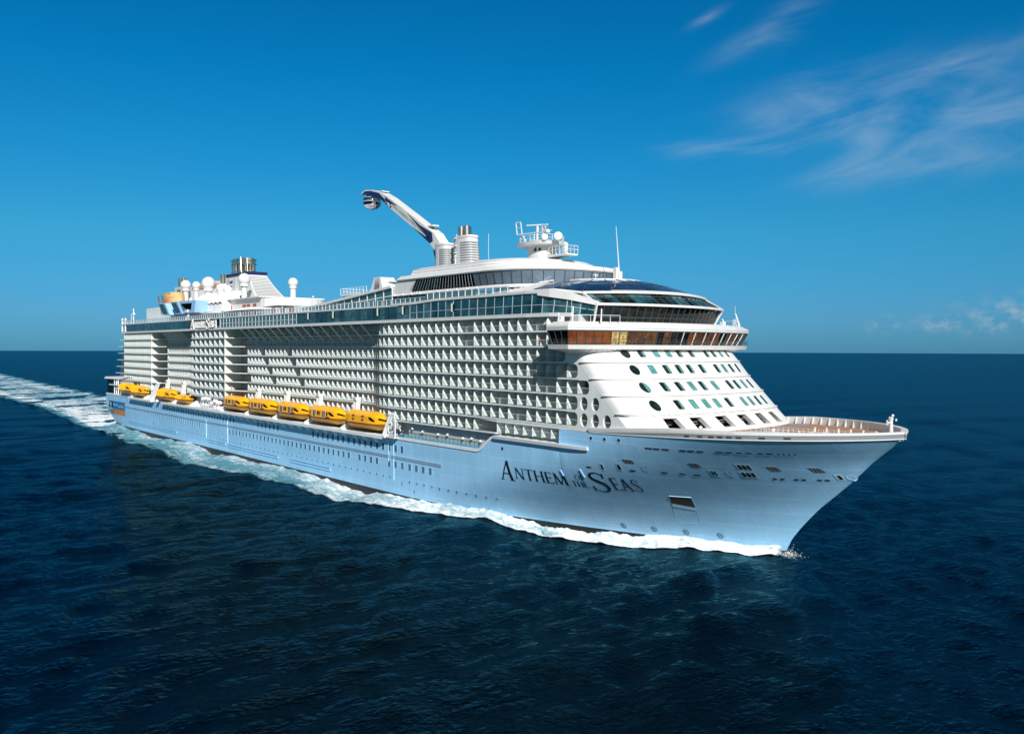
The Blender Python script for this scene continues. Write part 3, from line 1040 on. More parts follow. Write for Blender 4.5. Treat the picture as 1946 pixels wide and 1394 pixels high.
    # flat side plate forward of the balconies, with rounded ends and ovals
    def plate(side):
        mb = MB()
        fn = (lambda u, v, w: (u, side * (20.62 - w), v))
        for r in range(2, 7):
            zb_, zt = FL[r] - (.76 if r == 6 else 0), FL[r] + DH
            xe = ROWS_END[r]
            cut0, cut1 = FL[r] + .02, FL[r] + DH - .36
            rad = .85
            out = [(xe - 2.6, zt - .001), (xe - 2.6, cut1)]
            for k in range(7):
                t = R(90 - 15 * k)
                out.append((xe - rad + rad * math.cos(t), cut1 - rad + rad * math.sin(t)))
            for k in range(7):
                t = R(-15 * k)
                out.append((xe - rad + rad * math.cos(t), cut0 + rad + rad * math.sin(t)))
            out += [(xe - 2.6, cut0), (xe - 2.6, zb_)]
            nst = 6
            out += [(xc(zb_ + (zt - zb_) * k / nst) + .02, zb_ + (zt - zb_) * k / nst) for k in range(nst + 1)]
            out[-1] = (out[-1][0], zt - .001)
            holes = []
            for x in OVALS.get(r, []):
                holes.append([(x + .92 * math.cos(2 * math.pi * k / 22), (cut0 + cut1) / 2 + 1.14 * math.sin(2 * math.pi * k / 22)) for k in range(22)])
            mb.poly(out, holes, fn, .35, 0)
        return mb
    plate(-1).build('side_plate', M['balc'], ship)
    plate(1).build('side_plate', M['balc'], ship)
build_front()

# ---- inner walls (core) of the accommodation block
def build_core():
    mb = MB()
    xs = [28.5, 60.4, 60.5, 96, 104, 136.2, 136.3, 221, 232, 240, 285, 298]
    poly = [(x, -core_y(x)) for x in xs]
    poly += [(x, -y) for x, y in reversed(poly)]
    def pr(z0_, z1_, P, mi):
        mb.hexa([(x, y, z0_) for x, y in P], [(x, y, z1_) for x, y in P], mi)
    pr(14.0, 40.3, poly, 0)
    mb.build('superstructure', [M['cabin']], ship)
    # forward-facing end walls of the outer blocks
    for x in (60.5, 136.3):
        for s in (-1, 1):
            m2 = MB()
            m2.box(x - .25, x + .12, min(s * 14.8, s * 20.35), max(s * 14.8, s * 20.35), 14.1, 40.2)
            m2.build('end_wall', M['cream'], ship)
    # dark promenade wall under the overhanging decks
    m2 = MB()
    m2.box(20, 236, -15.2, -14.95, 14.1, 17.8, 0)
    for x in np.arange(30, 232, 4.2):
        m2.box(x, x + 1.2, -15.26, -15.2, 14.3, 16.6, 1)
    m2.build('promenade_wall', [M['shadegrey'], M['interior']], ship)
build_core()

def build_slabs():
    xs = sorted(set(list(np.linspace(28.5, 60.5, 4)) + list(np.linspace(60.5, 70, 3)) + list(np.linspace(70, 92, 4)) + [94, 96, 99, 102, 105, 107, 109, 122, 136.3, 141, 146, 170, 195, 221, 222.5, 224, 226, 228, 230, 232, 234, 236.3, 255, 272]))
    for r in range(8):
        z = FL[r]
        xe = {0: 296.2, 1: 296.2, 2: 296.8, 3: 300.2, 4: 302.9, 5: 300, 6: 300, 7: 276.9}[r]
        X = [max(stern_x(z), 0)] + xs + list(np.linspace(274, xe, 6) if xe > 280 else [xe])
        X = sorted(set(X))
        mb = MB()
        def ed(x):
            return outline(max(x, 28.5))
        for s in (-1, 1):
            def sect(x):
                y = s * ed(x)
                th = .29
                lo = z - th
                yi = s * (core_y(max(28.5, x)) - .3)
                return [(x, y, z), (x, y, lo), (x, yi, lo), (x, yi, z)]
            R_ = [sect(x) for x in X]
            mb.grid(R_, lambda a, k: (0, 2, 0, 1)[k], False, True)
            mb.face(R_[0], 0); mb.face(R_[-1], 0)
            if r == 6:                                     # this deck edge thickens towards the bow
                mb.hexa([(270, s * 20.5, z - .36), (277, s * 20.5, z - .36), (277, s * 19.5, z - .36), (270, s * 19.5, z - .36)], [(270, s * 20.5, z - .37), (277, s * 20.5, z - .76), (277, s * 19.5, z - .76), (270, s * 19.5, z - .37)], 0)
                mb.box(277, 300, min(s * 20.6, s * 19), max(s * 20.6, s * 19), z - .78, z - .352, 0)
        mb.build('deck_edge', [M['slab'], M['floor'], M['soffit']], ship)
build_slabs()

# ---- balconies: partition, cabin wall with door, balustrade
PW = 2.741
def balcony_shape(mb, x, y, z, w=PW, depth=1.9, mi=(0, 1), h=2.41, s=-1):
    """partition on the aft side of the cell, cabin wall and sliding door at the back"""
    Y = lambda d: s * (y - d)
    prof = [(.05, .16), (.22, .06), (depth, .06), (depth, h - .01), (.9, h - .01)]
    for k in range(1, 6):
        t = R(90 - 18 * k)
        prof.append((.9 - .85 * math.cos(t), h - .8 + .79 * math.sin(t)))
    prof = [(d, q) for d, q in prof]
    a = [(x - .04, Y(d), z + q) for d, q in prof]
    b = [(x + .04, Y(d), z + q) for d, q in prof]
    mb.hexa(a, b, mi[0])
    d = depth - .035
    mb.box(x + .45, x + w - .35, min(Y(d), Y(depth + .02)), max(Y(d), Y(depth + .02)), z + .05, z + 2.05, mi[1])
def railing_shape(mb, xa, ya, xb, yb, z, mi=(0, 1)):
    a, b = Vector((xa, -ya + .05, z)), Vector((xb, -yb + .05, z))
    up = Vector((0, 0, 1))
    mb.face([a + up * .06, b + up * .06, b + up * 1.08, a + up * 1.08], mi[0])
    mb.bar(a + up * 1.1, b + up * 1.1, .06, .06, mi=mi[1])
    mb.bar(a, a + up * 1.1, .05, .05, mi=mi[1])

def build_balconies():
    cells = []                                             # x, row, width in the front block
    for r in range(8):
        xe = ROWS_END[r] if r < 7 else 271
        i = 0
        while 236.65 + PW * i < xe - 1.0:
            x = 236.65 + PW * i
            cells.append((x, r, min(PW, xe - x)))
            i += 1
    for k in range(7):
        x = 277.1 + 2.62 * k
        if x < 294.5:
            cells.append((x, 7, 2.62))
    for r, l in OVALS.items():
        for x in l:
            cells.append((x - 1.3, r, 2.7))
    cells.sort(key=lambda c: -c[0])
    base = MB(); balcony_shape(base, 0, 0, 0)
    rb = MB(); railing_shape(rb, .03, 0, PW, 0, 0)
    proto = base.build('balcony', [M['balc'], M['door']], ship)
    prail = rb.build('balcony_railing', [M['railglass'], M['rail']], proto)
    alt = MB()
    alt.box(.35, 2.3, 1.86, 1.92, .05, 2.1, 1); alt.bar((.1, .3, 0), (.1, .3, 1.1), .06, mi=0); alt.box(.9, 1.5, 1.2, 1.7, .05, .75, 0)
    alto = alt.build('balcony', [M['balc'], M['door']], ship)
    altm = alto.data
    bpy.data.objects.remove(alto)
    first = True
    open_cells = {(r_, int(i_)) for r_, i_ in ((0, 11), (1, 11), (5, 15), (0, 19), (1, 3), (3, 6), (6, 17), (4, 20))}
    for x, r, w in cells[:100]:
        if first:
            b, g, first = proto, prail, False
        else:
            b = proto.copy(); COL.objects.link(b)
            g = prail.copy(); COL.objects.link(g); g.parent = b
        b.location = (x, -20.48, FL[r])
        if b is not proto and (r, round((x - 236.65) / PW)) in open_cells:
            b.data = altm
    rest = MB(); rr = MB()
    for x, r, w in cells[100:]:
        balcony_shape(rest, x, 20.48, FL[r]); railing_shape(rr, x, 20.48, x + PW, 20.48, FL[r])
    # recessed and after blocks
    runs = []
    x = 234.0
    while x > 146:
        runs.append(x); x -= 2.66
    x = 132.0
    while x > 108:
        runs.append(x); x -= 4.4
    while x > 62:
        runs.append(x); x -= 3.0
    x = 57.8
    while x > 23:
        runs.append(x); x -= 2.75
    for r in range(8):
        for j, x in enumerate(runs):
            if x < stern_x(FL[r]) + 1 or 60.6 < x < 69:
                continue
            if r == 7 and x < 45:
                continue
            y = outline(max(28.5, x)) - .1
            if (r + j) % 7 == 3 and 146 < x < 190 and r < 6:
                continue                                   # double-width cabins
            dp = min(1.95, max(1.2, y - core_y(max(28.5, x)) + .05)) if not 60 < x < 71 and not 136 < x < 147 else 2.2
            balcony_shape(rest, x, y, FL[r], w=2.6, depth=dp)
            y2 = outline(max(28.5, x + 2.6)) - .1
            railing_shape(rr, x, y, x + 2.6, y2, FL[r])
    ro = rest.build('balcony', [M['balc'], M['door']], ship, kind='stuff')
    rr.build('balcony_railing', [M['railglass'], M['rail']], ro, kind='stuff')
    # struts from the overhanging glass deck down to the recessed balconies
    for x in list(np.arange(149.5, 224, 5.3)) + list(np.arange(74, 96, 2.9)):
        m2 = MB()
        m2.bar((x, -20.5, 40.2), (x, -16.75, 36.4), .26, .3)
        m2.build('strut', M['rail'], ship)
build_balconies()

# ---- gunwale, boat ledge, forward ledge, promenade
def build_side_decks():
    mb = MB()
    xs = list(np.linspace(-2, 236, 20)) + list(np.linspace(240, 271, 5)) + list(np.linspace(271.6, 277, 10))
    L_ = [(x, -20.72, hull_top(x) + .16) for x in xs]
    a = [[(x, -20.95, z - .30), (x, -20.95, z + .28), (x, -20.3, z + .28), (x, -20.3, z - .30)] for x, y, z in L_]
    mb.grid(a, 0, False, True)
    mb.grid([[(p[0], -p[1], p[2]) for p in r] for r in a], 0, False, True)
    mb.build('gunwale', M['slab'], ship)
    mb = MB()
    xs = np.linspace(277, 302.6, 14)
    R_ = []
    for x in xs:
        w = 21.35 - .45 * max(0, (x - 296) / 6.6) ** 2
        R_.append([(x, -w, 17.05), (x, -w - .12, 17.62), (x, -19.2, 17.62), (x, -19.2, 16.95)])
    mb.grid(R_, 0, False, True); mb.face(R_[0]); mb.face(R_[-1])
    mb.build('side_ledge', M['slab'], ship)
    mb = MB()
    for xa, xb in ((36, 66), (78, 236.5)):
        mb.box(xa, xb, -22.25, -20.96, 13.72, 14.30)
        mb.box(xa, xb, -22.25, -22.10, 14.30, 14.42)
        for x in np.arange(xa + 3, xb - 2, 5.05):           # tapering brackets under the ledge
            mb.hexa([(x - .12, -20.7, 12.3), (x + .12, -20.7, 12.3), (x + .12, -20.75, 12.3), (x - .12, -20.75, 12.3)], [(x - .12, -20.7, 13.7), (x + .12, -20.7, 13.7), (x + .12, -22.2, 13.7), (x - .12, -22.2, 13.7)])
    mb.build('boat_ledge', M['slab'], ship)
    # boat deck planking
    mb = MB()
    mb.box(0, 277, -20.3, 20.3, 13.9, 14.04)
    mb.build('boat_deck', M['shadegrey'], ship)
    # open promenade forward of the boats
    mb = MB()
    mb.box(244, 276.9, -19.5, -19.3, 14.05, 17.84, 0)
    mb.box(236.6, 244, -15.7, -15.5, 14.05, 17.84, 1)
    for x in (237.6, 240.2, 241.6):
        mb.box(x, x + .9, -15.76, -15.7, 14.2, 16.5, 2)
    mb.box(243.9, 244.05, -19.4, -15.5, 14.05, 17.84, 3)
    for k, x in enumerate(np.linspace(245.5, 274, 7)):
        mb.hexa([(x - .1, -19.4, 16.3), (x + .1, -19.4, 16.3), (x + .1, -19.55, 16.3), (x - .1, -19.55, 16.3)], [(x - .1, -19.4, 17.84), (x + .1, -19.4, 17.84), (x + .1, -20.4, 17.84), (x - .1, -20.4, 17.84)], 0)
    wall = mb.build('promenade_wall', [M['grey'], M['cream'], M['interior'], M['shadegrey']], ship)
    for x, z in ((246, 16.6), (250, 16.2), (256, 16.1), (259.5, 16.3), (265, 16.0), (268, 16.2), (271, 15.9)):
        m2 = MB(); m2.sphere((x, -19.85, z), .3, 10); m2.bar((x, -19.75, z), (x, -19.45, z), .15); m2.build('deck_lamp', M['white'], wall)
    mb = MB()
    xs = list(np.arange(244, 272.5, 1.45))
    for x in xs:
        mb.bar((x, -20.6, 14.45), (x, -20.6, 15.75), .07, mi=0)
    mb.bar((236.8, -20.6, 15.78), (272.4, -20.6, 15.78), .10, .12, mi=0)
    mb.box(244, 272.4, -20.62, -20.59, 14.45, 14.98, 1)
    mb.box(244, 272.4, -20.62, -20.59, 15.0, 15.7, 2)
    mb.build('promenade_rail', [M['darkrail'], M['bluepanel'], M['railglass']], ship)
    mb = MB()
    mb.box(236, 277, -20.2, -15.5, 14.05, 14.12)
    mb.build('promenade_deck', M['deck'], ship)
build_side_decks()

# ---- stern block
def build_stern():
    mb = MB()
    # white side wall that steps out aft
    P = [(6, 21.0), (28.6, 21.0), (28.6, 44.6), (21.7, 44.6)] 
    P = [(stern_x(21.2), 21.2), (28.6, 21.2), (28.6, 44.4), (stern_x(44.4), 44.4)]
    for s in (-1, 1):
        mb.poly(P[:1] + P[1:3] + [P[3], (19.2, 38.7), (14.1, 27.6)], [], lambda u, v, w, s=s: (u, s * (18.7 - w), v), .3, 0)
    mb.build('stern_side_wall', M['white'], ship)
    mb = MB()
    mb.hexa([(-5, -20.9, 20.6), (20, -20.9, 20.9), (20, 20.9, 20.9), (-5, 20.9, 20.6)], [(-4.4, -20.6, 21.5), (34, -20.3, 22.6), (34, 20.3, 22.6), (-4.4, 20.6, 21.5)], 0)
    mb.build('stern_canopy', M['white'], ship)
    mb = MB()
    mb.hexa([(18, -20.4, 14.3), (36, -20.4, 14.3), (36, -15, 14.3), (18, -15, 14.3)], [(18, -20.2, 22.0), (36, -20.2, 22.9), (36, -15, 22.9), (18, -15, 22.0)], 0)
    mb.build('stern_house', M['white'], ship)
    mb = MB()
    mb.box(-1.8, 9.6, -20.4, -20.2, 14.3, 20.7, 0)
    mb.box(-1.9, -1.6, -20.4, 20.4, 14.3, 20.7, 0)
    mb.build('stern_glazing', M['black'], ship)
    mb = MB()
    for x in (9.6, 12.5, 15.2):
        mb.bar((x, -20.4, 14.2), (x, -20.4, 20.7), .35)
    mb.bar((3, -20.8, 18.3), (18, -20.8, 18.3), .4); mb.bar((12, -20.6, 16.8), (17, -20.6, 16.8), .3)
    mb.tube((14, -20.4, 19.9), (14, -19.4, 19.9), 1.1, n=14); mb.tube((16.6, -20.6, 13), (16.6, -20.6, 20.6), .2)
    mb.build('stern_gear', M['rail'], ship)
    mb = MB()
    for z0_, z1_, x in ((40.2, 46.4, 22), (40.2, 46.4, 26.4)):
        mb.bar((x, -20.4, z0_), (x, -20.4, z1_), .5)
    for z in (41, 43.8, 45.6):
        mb.bar((21.6, -20.4, z), (28, -20.4, z), .3)
    mb.bar((30, -19, 44), (30, -19, 48), .14); mb.bar((33, -19, 44), (33, -19, 50.2), .3); mb.box(32.2, 33.8, -19.4, -18.6, 47.6, 48.3)
    mb.build('stern_frame', M['rail'], ship)
build_stern()

# ---- long glazed deck
def glass_wall(path_bottom, path_top, n_mull, name, gmat, frame=.09, rails=(.42,), jit=.02, post_mat='slab', parent=ship, seed=1):
    """strip of panes between two polylines; each pane is its own flat quad so reflections break at the joints"""
    rg = random.Random(seed)
    def along(P, n):
        P = [Vector(p) for p in P]
        d = [0]
        for a, b in zip(P, P[1:]):
            d.append(d[-1] + (b - a).length)
        out = []
        for k in range(n + 1):
            t = d[-1] * k / n
            i = max(j for j in range(len(d)) if d[j] <= t + 1e-6)
            i = min(i, len(P) - 2)
            f = (t - d[i]) / (d[i + 1] - d[i])
            out.append(P[i].lerp(P[i + 1], f))
        return out
    A, B = along(path_bottom, n_mull), along(path_top, n_mull)
    mb = MB()
    for k in range(n_mull):
        j = lambda: Vector((0, rg.uniform(-jit, jit), 0)) + Vector((rg.uniform(-jit, jit), 0, 0))
        mi = 0 if not isinstance(gmat, (list, tuple)) else (k % len(gmat) if len(gmat) == n_mull else rg.choice(range(len(gmat))))
        mb.face([A[k] + j(), A[k + 1] + j(), B[k + 1] + j(), B[k] + j()], mi)
    g = mb.build(name, gmat if isinstance(gmat, (list, tuple)) else [gmat], parent)
    m2 = MB()
    for k in range(n_mull + 1):
        m2.bar(A[k], B[k], frame, frame * 1.6)
    for f in rails:
        m2.path([a.lerp(b, f) for a, b in zip(A, B)], frame, frame)
    m2.build(name + '_frame', M[post_mat], g)
    return g
def build_glass_deck():
    y = -20.5
    side = [(28.5, y, 40.75), (104, y, 40.75)]
    glass_wall(side, [(p[0], y, 43.62) for p in side], 28, 'glazed_deck_aft', M['teal'], .06, (), .03, 'darkrail', seed=2)
    # light open screen amidships: clear panes with deck life behind
    s2 = [(133.5, y, 40.75), (189, y, 40.75)]
    glass_wall(s2, [(p[0], y, 43.62) for p in s2], 22, 'deck_screen', M['screenglass'], .13, (.42,), .01, 'slab', seed=3)
    s3 = [(189, y, 40.75), (246, y, 40.75)]
    glass_wall(s3, [(p[0], y, 43.62) for p in s3], 21, 'glazed_deck', [M['teal'], M['teal'], M['teal2']], .08, (.42,), .03, 'darkrail', seed=4)
    cur = [(246, y, 40.75), (286, y, 40.75), (292, -20.1, 40.75), (296.5, -19.0, 40.6), (300.4, -17.2, 40.2)]
    top = [(246, y, 43.7), (256, y, 44.2), (286, y, 44.3), (291, -20.1, 44.2), (295.5, -19.0, 43.4), (300.6, -17.2, 42.1)]
    glass_wall(cur, top, 20, 'glazed_deck_forward', [M['teal'], M['teal'], M['teal2'], M['teal']], .09, (.42,), .03, 'grey', seed=5)
    mb = MB()
    for s in (-1, 1):
        f_ = lambda l: [(x, -s * yy if s == 1 else yy, z) for x, yy, z in l] if s == 1 else l
        def strip(l, zb_, zt, o):
            R_ = [[(x, yy - o, z + zb_), (x, yy - o, z + zt), (x, yy + 1.4, z + zt), (x, yy + 1.4, z + zb_)] for x, yy, z in l]
            if s == 1:
                R_ = [[(a, -b, c) for a, b, c in r] for r in R_]
            mb.grid(R_, 0, False, True); mb.face(R_[0]); mb.face(R_[-1])
        strip([(22, y, 40.4), (286, y, 40.4), (292, -20.1, 40.4), (296.5, -19, 40.3)], -.35, .33, .16)
        strip([(22, y, 43.75), (60, y, 43.75), (241, y, 43.75)], -.13, .25, .14)
        strip([(238, y, 44.0), (248, y, 44.05), (256, y, 44.45), (286, y, 44.55), (291, -20.1, 44.45)], -.2, .3, .2)
    # diagonal fascia that drops to the bow corner of the lounge
    R_ = []
    for x, yy, z, h in ((289, -20.3, 44.45, .5), (292, -20.1, 44.3, .75), (296, -18.95, 43.55, .62), (300.8, -17.3, 42.2, .3)):
        R_.append([(x, yy - .25, z - h), (x, yy - .1, z + h), (x, yy + .9, z + h), (x, yy + .9, z - h)])
    mb.grid(R_, 0, False, True); mb.face(R_[0]); mb.face(R_[-1])
    mb.build('glazed_deck_fascia', M['white'], ship)
    mb = MB()                                               # deck and inner wall behind the glass
    mb.box(23, 286, -19.0, 19.0, 40.3, 40.55, 1)
    mb.box(104, 189, -16.2, -16.0, 40.55, 43.6, 0)
    mb.box(23, 104, -20.2, -20.0, 40.5, 43.6, 0)
    mb.box(189, 292, -19.9, -19.7, 40.5, 43.55, 0)
    mb.box(22.5, 236, -19.2, 19.2, 43.62, 43.95, 1)
    mb.box(104, 105.5, -20.4, -16, 40.55, 43.6, 2); mb.box(128.6, 129.2, -20.5, -20.2, 40.6, 43.6, 3); mb.box(132.6, 133.2, -20.5, -20.2, 40.6, 43.6, 3)
    mb.build('upper_deck', [M['tealdark'], M['grey'], M['interior'], M['rail']], ship)
    mb = MB()                                               # white loungers' canopies and bar fronts seen through the clear screen
    rg = random.Random(5)
    for x in np.arange(108, 187, 2.4):
        if 128 < x < 134:
            continue
        h = rg.choice((.6, .9, 1.2, 2.2))
        mb.box(x, x + rg.uniform(.7, 2.0), -18.6, -17.6, 40.56, 40.56 + h, rg.choice((0, 0, 1, 2)))
    for x in (140, 150, 171, 180):
        mb.box(x, x + 5.5, -18.9, -17.0, 42.6, 42.75, 0)
    mb.build('deck_furniture', [M['fabric'], M['interior'], M['blueseat']], ship, kind='stuff')
    # name in white letters standing off the glass
    mb = MB()
    def slabs(quads, yo):
        for q in quads:
            mb.hexa([(u, yo, v) for u, v in q], [(u, yo - .35, v) for u, v in q])
    slabs(fit_word('A', 106.2, 110.2, 40.35, 3.6), -20.65); slabs(fit_word('NTHEM', 110.4, 118.6, 40.9, 2.2), -20.65)
    slabs(fit_word('OF', 119.0, 120.6, 42.1, .95), -20.65); slabs(fit_word('THE', 118.8, 121.0, 40.9, 1.0), -20.65)
    slabs(fit_word('S', 121.3, 124.2, 40.35, 3.6), -20.65); slabs(fit_word('EAS', 124.4, 128.6, 40.9, 2.2), -20.65)
    mb.build('ship_name_sign', M['white'], ship)
    # rail along the open deck above
    mb = MB(); g = MB()
    xs = list(np.arange(24, 252, 2.0))
    for x in xs:
        mb.bar((x, y, 44), (x, y, 45.25), .10)
    mb.bar((24, y, 45.28), (252, y, 45.28), .10, .08)
    g.face([(24, y + .05, 44.05), (252, y + .05, 44.05), (252, y + .05, 45.2), (24, y + .05, 45.2)])
    r = mb.build('deck_rail', M['slab'], ship)
    g.build('deck_rail_glass', M['screenglass'], r)
    mb = MB(); g = MB()
    for x in np.arange(252, 280, 2.3):
        mb.bar((x, y + .6, 44.8), (x, y + .6, 46.2), .14)
    mb.bar((252, y + .6, 46.2), (280, y + .6, 46.2), .1, .1)
    r = mb.build('deck_rail', M['slab'], ship)
    g.face([(252, y + .65, 44.85), (280, y + .65, 44.85), (280, y + .65, 46.1), (252, y + .65, 46.1)])
    g.build('deck_rail_glass', M['screenglass'], r)
    for k, x in enumerate((196, 210, 232, 243, 262)):       # people lifts: pale posts between panes
        mb = MB(); mb.box(x, x + .35, -20.75, -20.5, 41.8, 43.5, 0); mb.box(x + .35, x + 1.0, -20.62, -20.5, 41.9, 43.4, 1)
        mb.build('opening_pane', [M['cream'], M['black']], ship)
build_glass_deck()

# ---- bridge
def bf(y):
    return 301.8 + 5.0 * (1 - (abs(y) / 24.7) ** 2.1)
def build_bridge():
    ys = [24.7 * (-1 + 2 * k / 48) for k in range(49)]
    def loop(inset, z, side_in=0.0, aft=296.4):
        L_ = [(aft + side_in * .3, -24.7 + side_in, z)] + [(bf(y) - inset, y * (24.7 - side_in) / 24.7, z) for y in ys] + [(aft + side_in * .3, 24.7 - side_in, z)]
        return L_
    # roof
    mb = MB()
    A, B, C_, D = loop(.25, 37.33, .2), loop(0, 37.5, 0), loop(0.0, 38.2, 0), loop(1.1, 38.95, 1.3)
    mb.grid([A, B, C_, D], 0, False)
    for l in (A, D):
        n = len(l)
        for k in range(n // 2):
            mb.face([l[k], l[k + 1], l[n - 2 - k], l[n - 1 - k]], 0)
    for s in (0, -1):
        pass
    mb.face([A[0], B[0], C_[0], D[0], (D[0][0], -20.5, D[0][2]), (A[0][0], -20.5, A[0][2])], 0)
    mb.face([A[-1], B[-1], C_[-1], D[-1], (D[-1][0], 20.5, D[-1][2]), (A[-1][0], 20.5, A[-1][2])], 0)
    mb.path([(p[0] + .03, p[1] - (.03 if i == 0 else 0), p[2] - .35) for i, p in enumerate(C_)], .06, .05, mi=1)
    mb.build('bridge_roof', [M['white'], M['grey']], ship, sharp=25)
    # platform and flare down to the front
    mb = MB()
    A, B = loop(.35, 34.25, .35), loop(.2, 34.95, .2)
    C2 = [(p[0] - 1.0, p[1] * .985, 35.0) for p in B]
    mb.grid([A, B, C2], 0, False)
    n = len(B)
    for k in range(n // 2):
        mb.face([C2[k], C2[k + 1], C2[n - 2 - k], C2[n - 1 - k]], 0)
    S = []
    for i, p in enumerate(A):
        t = (i - 1) / (len(A) - 3)
        y = max(-20.55, min(20.55, p[1] * .86))
        q = shell_at(y, 34.12)
        if i in (0, len(A) - 1):
            q = Vector((296.8, math.copysign(20.6, p[1]), 33.9))
        elif abs(p[1]) > 16.5:
            f_ = min(1, (abs(p[1]) - 16.5) / 6.0)
            q = shell_at(y, 34.12 - 1.1 * math.sin(math.pi * f_ * .75)).lerp(Vector((298.2, math.copysign(20.58, p[1]), 33.4)), f_)
        S.append(tuple(q))
    mid = [tuple(Vector(a).lerp(Vector(b), .4) + Vector((0, 0, -.06))) for a, b in zip(A, S)]
    mb.grid([A, mid, S], 0, True)
    mb.face([A[0], B[0], (B[0][0], -20.5, B[0][2]), (A[0][0], -20.5, A[0][2])], 0)
    plat = mb.build('bridge_platform', M['white'], ship, sharp=25)
    # window band: panes lean out at the top
    T, Bo = loop(.18, 37.34, .18), loop(1.15, 35.0, 1.15)
    def resample(P, n):
        P = [Vector(p) for p in P]
        d = [0]
        for a, b in zip(P, P[1:]):
            d.append(d[-1] + (b - a).length)
        o = []
        for k in range(n + 1):
            t = d[-1] * k / n
            i = min(max(j for j in range(len(d)) if d[j] <= t + 1e-6), len(P) - 2)
            o.append(P[i].lerp(P[i + 1], (t - d[i]) / (d[i + 1] - d[i])))
        return o
    # wing ends
    rg = random.Random(3)
    mats = [M['black'], M['wood'], M['cream_win'], M['brown_win']]
    mb = MB(); fr = MB()
    def panes(t, b, seq):
        n = len(seq)
        t, b = resample(t, n), resample(b, n)
        for k in range(n):
            mb.face([b[k], b[k + 1], t[k + 1], t[k]], seq[k])
        for k in range(n + 1):
            fr.bar(b[k], t[k], .14, .2, mi=1 if k % 2 and k > 14 else 0)
    panes(T[:2], Bo[:2], [0, 0, 0])
    seq = [1] * 5 + [2] * 2 + [3, 3, 3, 3, 0, 3, 0] + [rg.choice((3, 0, 1, 3)) for _ in range(17)]
    panes(T[1:-1], Bo[1:-1], seq)
    panes(T[-2:], Bo[-2:], [0, 0, 0])
    for P_ in (T, Bo):
        fr.path(P_, .12, .10)
    w = mb.build('bridge_window', mats, ship)
    fr.build('bridge_window_frame', [M['darkrail'], M['slab']], w)
    mb = MB()                                               # catwalk rail
    rail = [Vector(p) + Vector((.1, 0, 0)) for p in loop(.25, 35.0, .1)]
    for p in resample(rail, 70):
        mb.bar(p, p + Vector((0, 0, .95)), .045)
    for h in (.5, .95):
        mb.path([p + Vector((0, 0, h)) for p in rail], .045)
    mb.build('bridge_rail', M['darkrail'], plat)
    mb = MB()                                               # vertical ribs on the flare
    for k in range(2, len(A) - 2):
        mb.path([Vector(A[k]) + Vector((.03, 0, -.02)), Vector(mid[k]) + Vector((.05, 0, -.03)), Vector(S[k]) + Vector((.05, 0, 0))], .05, .05)
    mb.build('platform_rib', M['slab'], plat)
    # roof gear: leaning rail stanchions, searchlights, aerials
    for s in (-1, 1):
        mb = MB()
        for x, y, h in ((297.2, 23.0, 1.6), (300.6, 22.8, 2.6), (303.6, 19.0, 2.2)):
            mb.bar((x + .3, s * y, 38.9), (x - .2, s * (y - .6), 38.9 + h), .16)
        mb.path([(297.3, s * 22.9, 40), (300.5, s * 22.8, 40), (303.7, s * 19, 40), (304.9, s * 15.5, 40)], .07)
        for t in np.linspace(0, 1, 6):
            p = Vector((300.5, s * 22.8, 38.9)).lerp(Vector((304.9, s * 15.5, 38.9)), t)
            mb.bar(p, p + Vector((0, 0, 1.1)), .07)
        mb.bar((300.2, s * 22.4, 38.9), (300.2, s * 22.4, 43.0), .05)
        mb.box(296.9, 297.7, s * 22.2 - .4, s * 22.2 + .4, 38.9, 39.9)
        mb.build('wing_rail', M['rail'], ship)
build_bridge()

